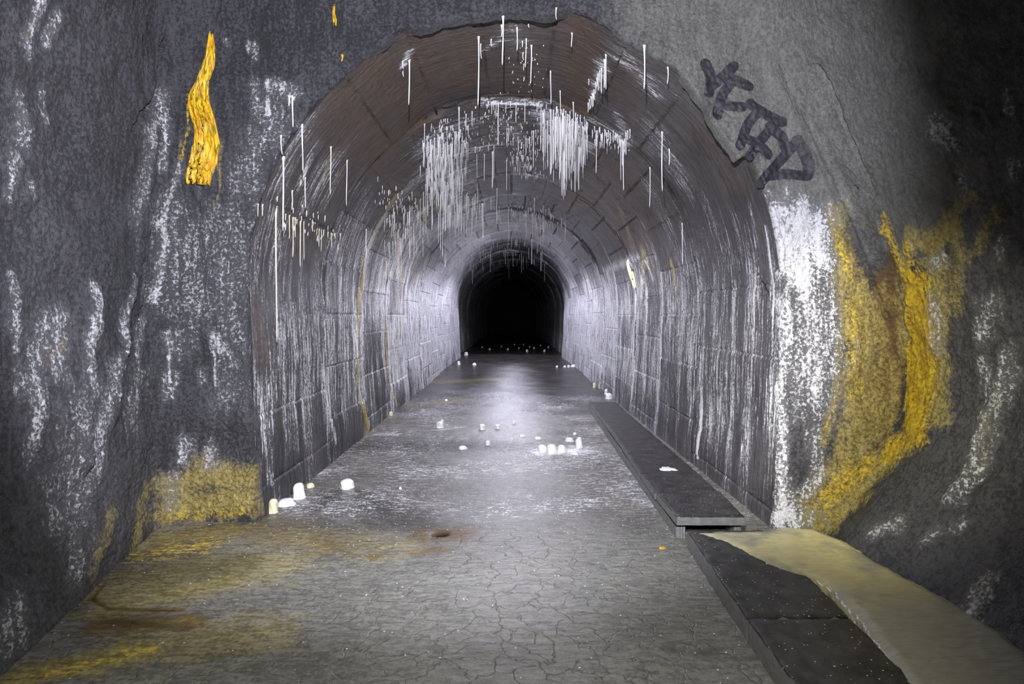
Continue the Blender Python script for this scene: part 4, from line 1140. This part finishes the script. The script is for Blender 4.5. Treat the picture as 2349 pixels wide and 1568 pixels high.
for j in range(nr_ - 1):
    for i in range(nc_ - 1):
        if keep[j, i] and keep[j, i + 1] and keep[j + 1, i] and keep[j + 1, i + 1]:
            f = []
            for jj, ii in ((j, i), (j, i + 1), (j + 1, i + 1), (j + 1, i)):
                if (jj, ii) not in vm: vm[(jj, ii)] = bm.verts.new((GX[jj, ii], GY[jj, ii], GZ[jj, ii]))
                f.append(vm[(jj, ii)])
            bm.faces.new(f)
kp = NT('calcite_pool')
_p = kp.n('ShaderNodeNewGeometry').outputs['Position']
_a = kp.noise(_p, 3.2, 4, .6, .4); _b = kp.noise(kp.mapped(_p, (12, 40, 1)), 1.0, 4, .65, .5)
_sx = kp.n('ShaderNodeSeparateXYZ', {0: _p})
_yel = kp.math('MULTIPLY', kp.step(_sx.outputs[1], 2.5, 3.3), kp.step(_a, .30, .62))
_col = kp.mix(_yel, kp.mix(_b, c4(.17, .165, .115), c4(.36, .35, .28)), kp.mix(_b, c4(.42, .36, .13), c4(.70, .64, .34)))
kp.set(kp.b.inputs['Base Color'], _col)
kp.b.inputs['Roughness'].default_value = .32
_bp = kp.n('ShaderNodeBump', {'Height': _b}); _bp.inputs['Strength'].default_value = .35; _bp.inputs['Distance'].default_value = .012
kp.set(kp.b.inputs['Normal'], _bp.outputs[0])
o = bm_object('calcite_pool', bm, kp.m, up=True)
md = o.modifiers.new('thickness', 'SOLIDIFY'); md.thickness = .12; md.offset = -1
o['kind'] = 'structure'; o.name = 'floor_calcite_pool'

# ------------------------------------------------------------------ orange drapery on the sprayed wall
def drapery(name, left, right, relief, lobes, mat, label, ns=70, nt=44, seed=1):
    def along(pts, t):
        pts = np.array(pts, float); s = np.concatenate([[0], np.cumsum(np.hypot(*np.diff(pts, axis=0).T))]); s /= s[-1]
        return np.interp(t, s, pts[:, 0]), np.interp(t, s, pts[:, 1])
    bm = bmesh.new(); grid = []
    for i in range(ns + 1):
        s = i / ns; lx, ly = along(left, s); rx, ry = along(right, s)
        row = []
        for j in range(nt + 1):
            t = j / nt
            scal = 9.0 * abs(math.sin(math.pi * lobes * t + .4)) * max(0, s - .75) / .25
            p, n = on_surface(lx + (rx - lx) * t, ly + (ry - ly) * t + scal)
            side = math.sin(math.pi * t) ** .55
            fold = .62 + .38 * math.cos(2 * math.pi * lobes * t + 2.2 * math.sin(5 * s + seed))
            wig = perlin(np.array([t * 5.0]), np.array([s * 9.0]), np.array([seed * 3.3]))[0]
            h = relief * side * (.16 + .84 * s ** 1.6) * (fold + .22 * wig)
            q = p + n * (h + .002)
            row.append(q)
        grid.append(row)
    # the lower edge curls back to the wall
    last = [v.copy() for v in grid[-1]]
    for f_, dz in ((.6, .004), (.0, .010)):
        row = []
        for j in range(nt + 1):
            t = j / nt; lx, ly = left[-1]; rx, ry = right[-1]
            p0, n0 = on_surface(lx + (rx - lx) * t, ly + (ry - ly) * t)
            v = last[j]; back = (v - p0).dot(n0)
            row.append(v - n0 * back * (1 - f_) + Vector((0, 0, dz)))
        grid.append(row)
    vs = [[bm.verts.new(v) for v in row] for row in grid]
    for a, b in zip(vs[:-1], vs[1:]):
        for j in range(nt): bm.faces.new((a[j], a[j + 1], b[j + 1], b[j]))
    o = bm_object(name, bm, mat)
    return tag(o, label, 'flowstone')
drapery('flowstone_drapery', [(480, 72), (470, 130), (450, 185), (433, 215), (430, 240), (446, 300), (440, 350), (428, 395), (430, 414)],
        [(488, 72), (494, 110), (493, 150), (479, 195), (481, 235), (494, 275), (505, 330), (499, 370), (486, 398), (482, 418)],
        .062, 4.3, M_ORANGE, 'long wavy orange flowstone drapery with a scalloped lower end on the sprayed wall')
drapery('flowstone_drapery', [(764, 10), (762, 30), (763, 44), (765, 52)], [(769, 10), (768, 30), (773, 44), (772, 52)], .02, 1.5, M_ORANGE,
        'tiny orange drip of flowstone high on the spray above the portal', 14, 8, 2)
drapery('flowstone_drapery', [(1436, 598), (1440, 620), (1446, 640), (1453, 655)], [(1442, 594), (1450, 612), (1456, 634), (1460, 656)], .02, 2.0, M_MITEY,
        'cream flowstone drape beside dark holes in the graffiti-side tunnel wall', 26, 18, 4)

# ------------------------------------------------------------------ graffiti: black spray paint on the sprayed wall
kg = NT('black_spray_paint')
_p = kg.n('ShaderNodeNewGeometry').outputs['Position']
_e = kg.attr('fade').outputs['Fac']
_al = kg.step(kg.math('ADD', _e, kg.math('MULTIPLY', kg.math('SUBTRACT', kg.noise(_p, 150, 3, .7), .5), .9)), .12, .5)
kg.set(kg.b.inputs['Base Color'], kg.mix(kg.noise(_p, 40, 4, .7), c4(.008, .007, .010), c4(.024, .022, .028)))
kg.b.inputs['Roughness'].default_value = .6
kg.set(kg.b.inputs['Alpha'], kg.math('MULTIPLY', _al, .96))
_bp = kg.n('ShaderNodeBump', {'Height': kg.noise(_p, 90, 4, .7)}); _bp.inputs['Strength'].default_value = .4; _bp.inputs['Distance'].default_value = .008
kg.set(kg.b.inputs['Normal'], _bp.outputs[0])
def spray_letter(strokes, parent, half=.047):
    bm = bmesh.new(); fl = bm.verts.layers.float.new('fade')
    for si, st in enumerate(strokes):
        pts = []
        for (x0, y0), (x1, y1) in zip(st[:-1], st[1:]):
            for k in range(14): pts.append((x0 + (x1 - x0) * k / 14, y0 + (y1 - y0) * k / 14))
        pts.append(st[-1])
        pts = np.array(pts)
        for _ in range(6): pts[1:-1] = (pts[:-2] + 2 * pts[1:-1] + pts[2:]) / 4
        L = []
        for q in pts:
            p, n = on_surface(*q)
            Yw = min(p.y, 4.14)
            L.append(((q[0] - VX) / F * Yw, CAMZ + (VY - q[1]) / F * Yw))
        L = np.array(L)
        d = np.gradient(L, axis=0); d /= np.maximum(np.linalg.norm(d, axis=1)[:, None], 1e-6)
        # round ends
        P, H = [], []
        for k in range(6, 0, -1): a = k / 6 * math.pi / 2; P.append(L[0] - d[0] * half * math.sin(a)); H.append((half * math.cos(a), d[0]))
        for k in range(len(L)): P.append(L[k]); H.append((half, d[k]))
        for k in range(1, 7): a = k / 6 * math.pi / 2; P.append(L[-1] + d[-1] * half * math.sin(a)); H.append((half * math.cos(a), d[-1]))
        rows, N = [], 14
        for (X, Z), (h, dd) in zip(P, H):
            h = max(h, .004); row = []
            for j in range(N + 1):
                s = -1 + 2 * j / N
                x, z = X - dd[1] * h * s, Z + dd[0] * h * s
                p, n, i_, d_ = FACE.ray_cast(Vector((x, 2.5, z)), Vector((0, 1, 0)))
                if p is None or p.y > 4.26: p, n = Vector((x, 4.12, z)), Vector((0, -1, 0))
                v = bm.verts.new(p + Vector((0, -1, 0)) * (.004 + .0006 * si))
                v[fl] = min(1.0, (1 - abs(s)) * 2.0) * min(1.0, h / half * 1.2)
                row.append(v)
            rows.append(row)
        for a, b in zip(rows[:-1], rows[1:]):
            for j in range(N): bm.faces.new((a[j], a[j + 1], b[j + 1], b[j]))
    return bm_object('letter', bm, kg.m, parent)
g = bpy.data.objects.new('graffiti', None); COL.objects.link(g)
tag(g, 'black spray-painted graffiti letters slanting down the pale sprayed wall beside the portal', 'graffiti')
spray_letter([[(1618, 148), (1630, 172), (1632, 191), (1628, 209)], [(1682, 153), (1659, 176), (1633, 195)]], g)
spray_letter([[(1659, 176), (1693, 187), (1716, 198)], [(1680, 186), (1659, 214), (1650, 241), (1647, 262)]], g, .044)
spray_letter([[(1672, 243), (1702, 245)]], g, .042)
spray_letter([[(1722, 239), (1758, 264), (1793, 280)], [(1739, 256), (1716, 283), (1703, 318), (1698, 332)]], g, .044)
spray_letter([[(1778, 283), (1758, 306), (1739, 329), (1719, 358)], [(1766, 291), (1793, 314), (1801, 340)], [(1722, 322), (1747, 337), (1760, 354)]], g, .044)
spray_letter([[(1827, 323), (1801, 356), (1770, 390), (1743, 421)], [(1829, 324), (1850, 362), (1856, 395), (1852, 404), (1798, 398), (1767, 402)]], g, .044)

# two orange scraps on the floor
def scrap(px, py, label, seed, s=.03):
    p, n = on_surface(px, py)
    rr = random.Random(seed); bm = bmesh.new()
    top = [bm.verts.new((s * rr.uniform(.7, 1.3) * math.cos(a) * 1.5, s * rr.uniform(.5, 1) * math.sin(a), .012 * rr.uniform(.3, 1))) for a in [k * math.pi / 5 for k in range(10)]]
    bm.faces.new(top)
    r = bmesh.ops.extrude_face_region(bm, geom=list(bm.faces))
    for v in [e for e in r['geom'] if isinstance(e, bmesh.types.BMVert)]: v.co.z -= .010
    o = bm_object('rust_flake', bm, M_ORANGE, smooth=False); o.location = (p.x, p.y, p.z + .003)
    tag(o, label, 'flake')
scrap(1520, 1258, 'small orange rust flake on the grey crust near the drain opening', 2, .012)
scrap(1726, 1464, 'small orange rust flake at the foot of the near kerb slab', 5, .011)
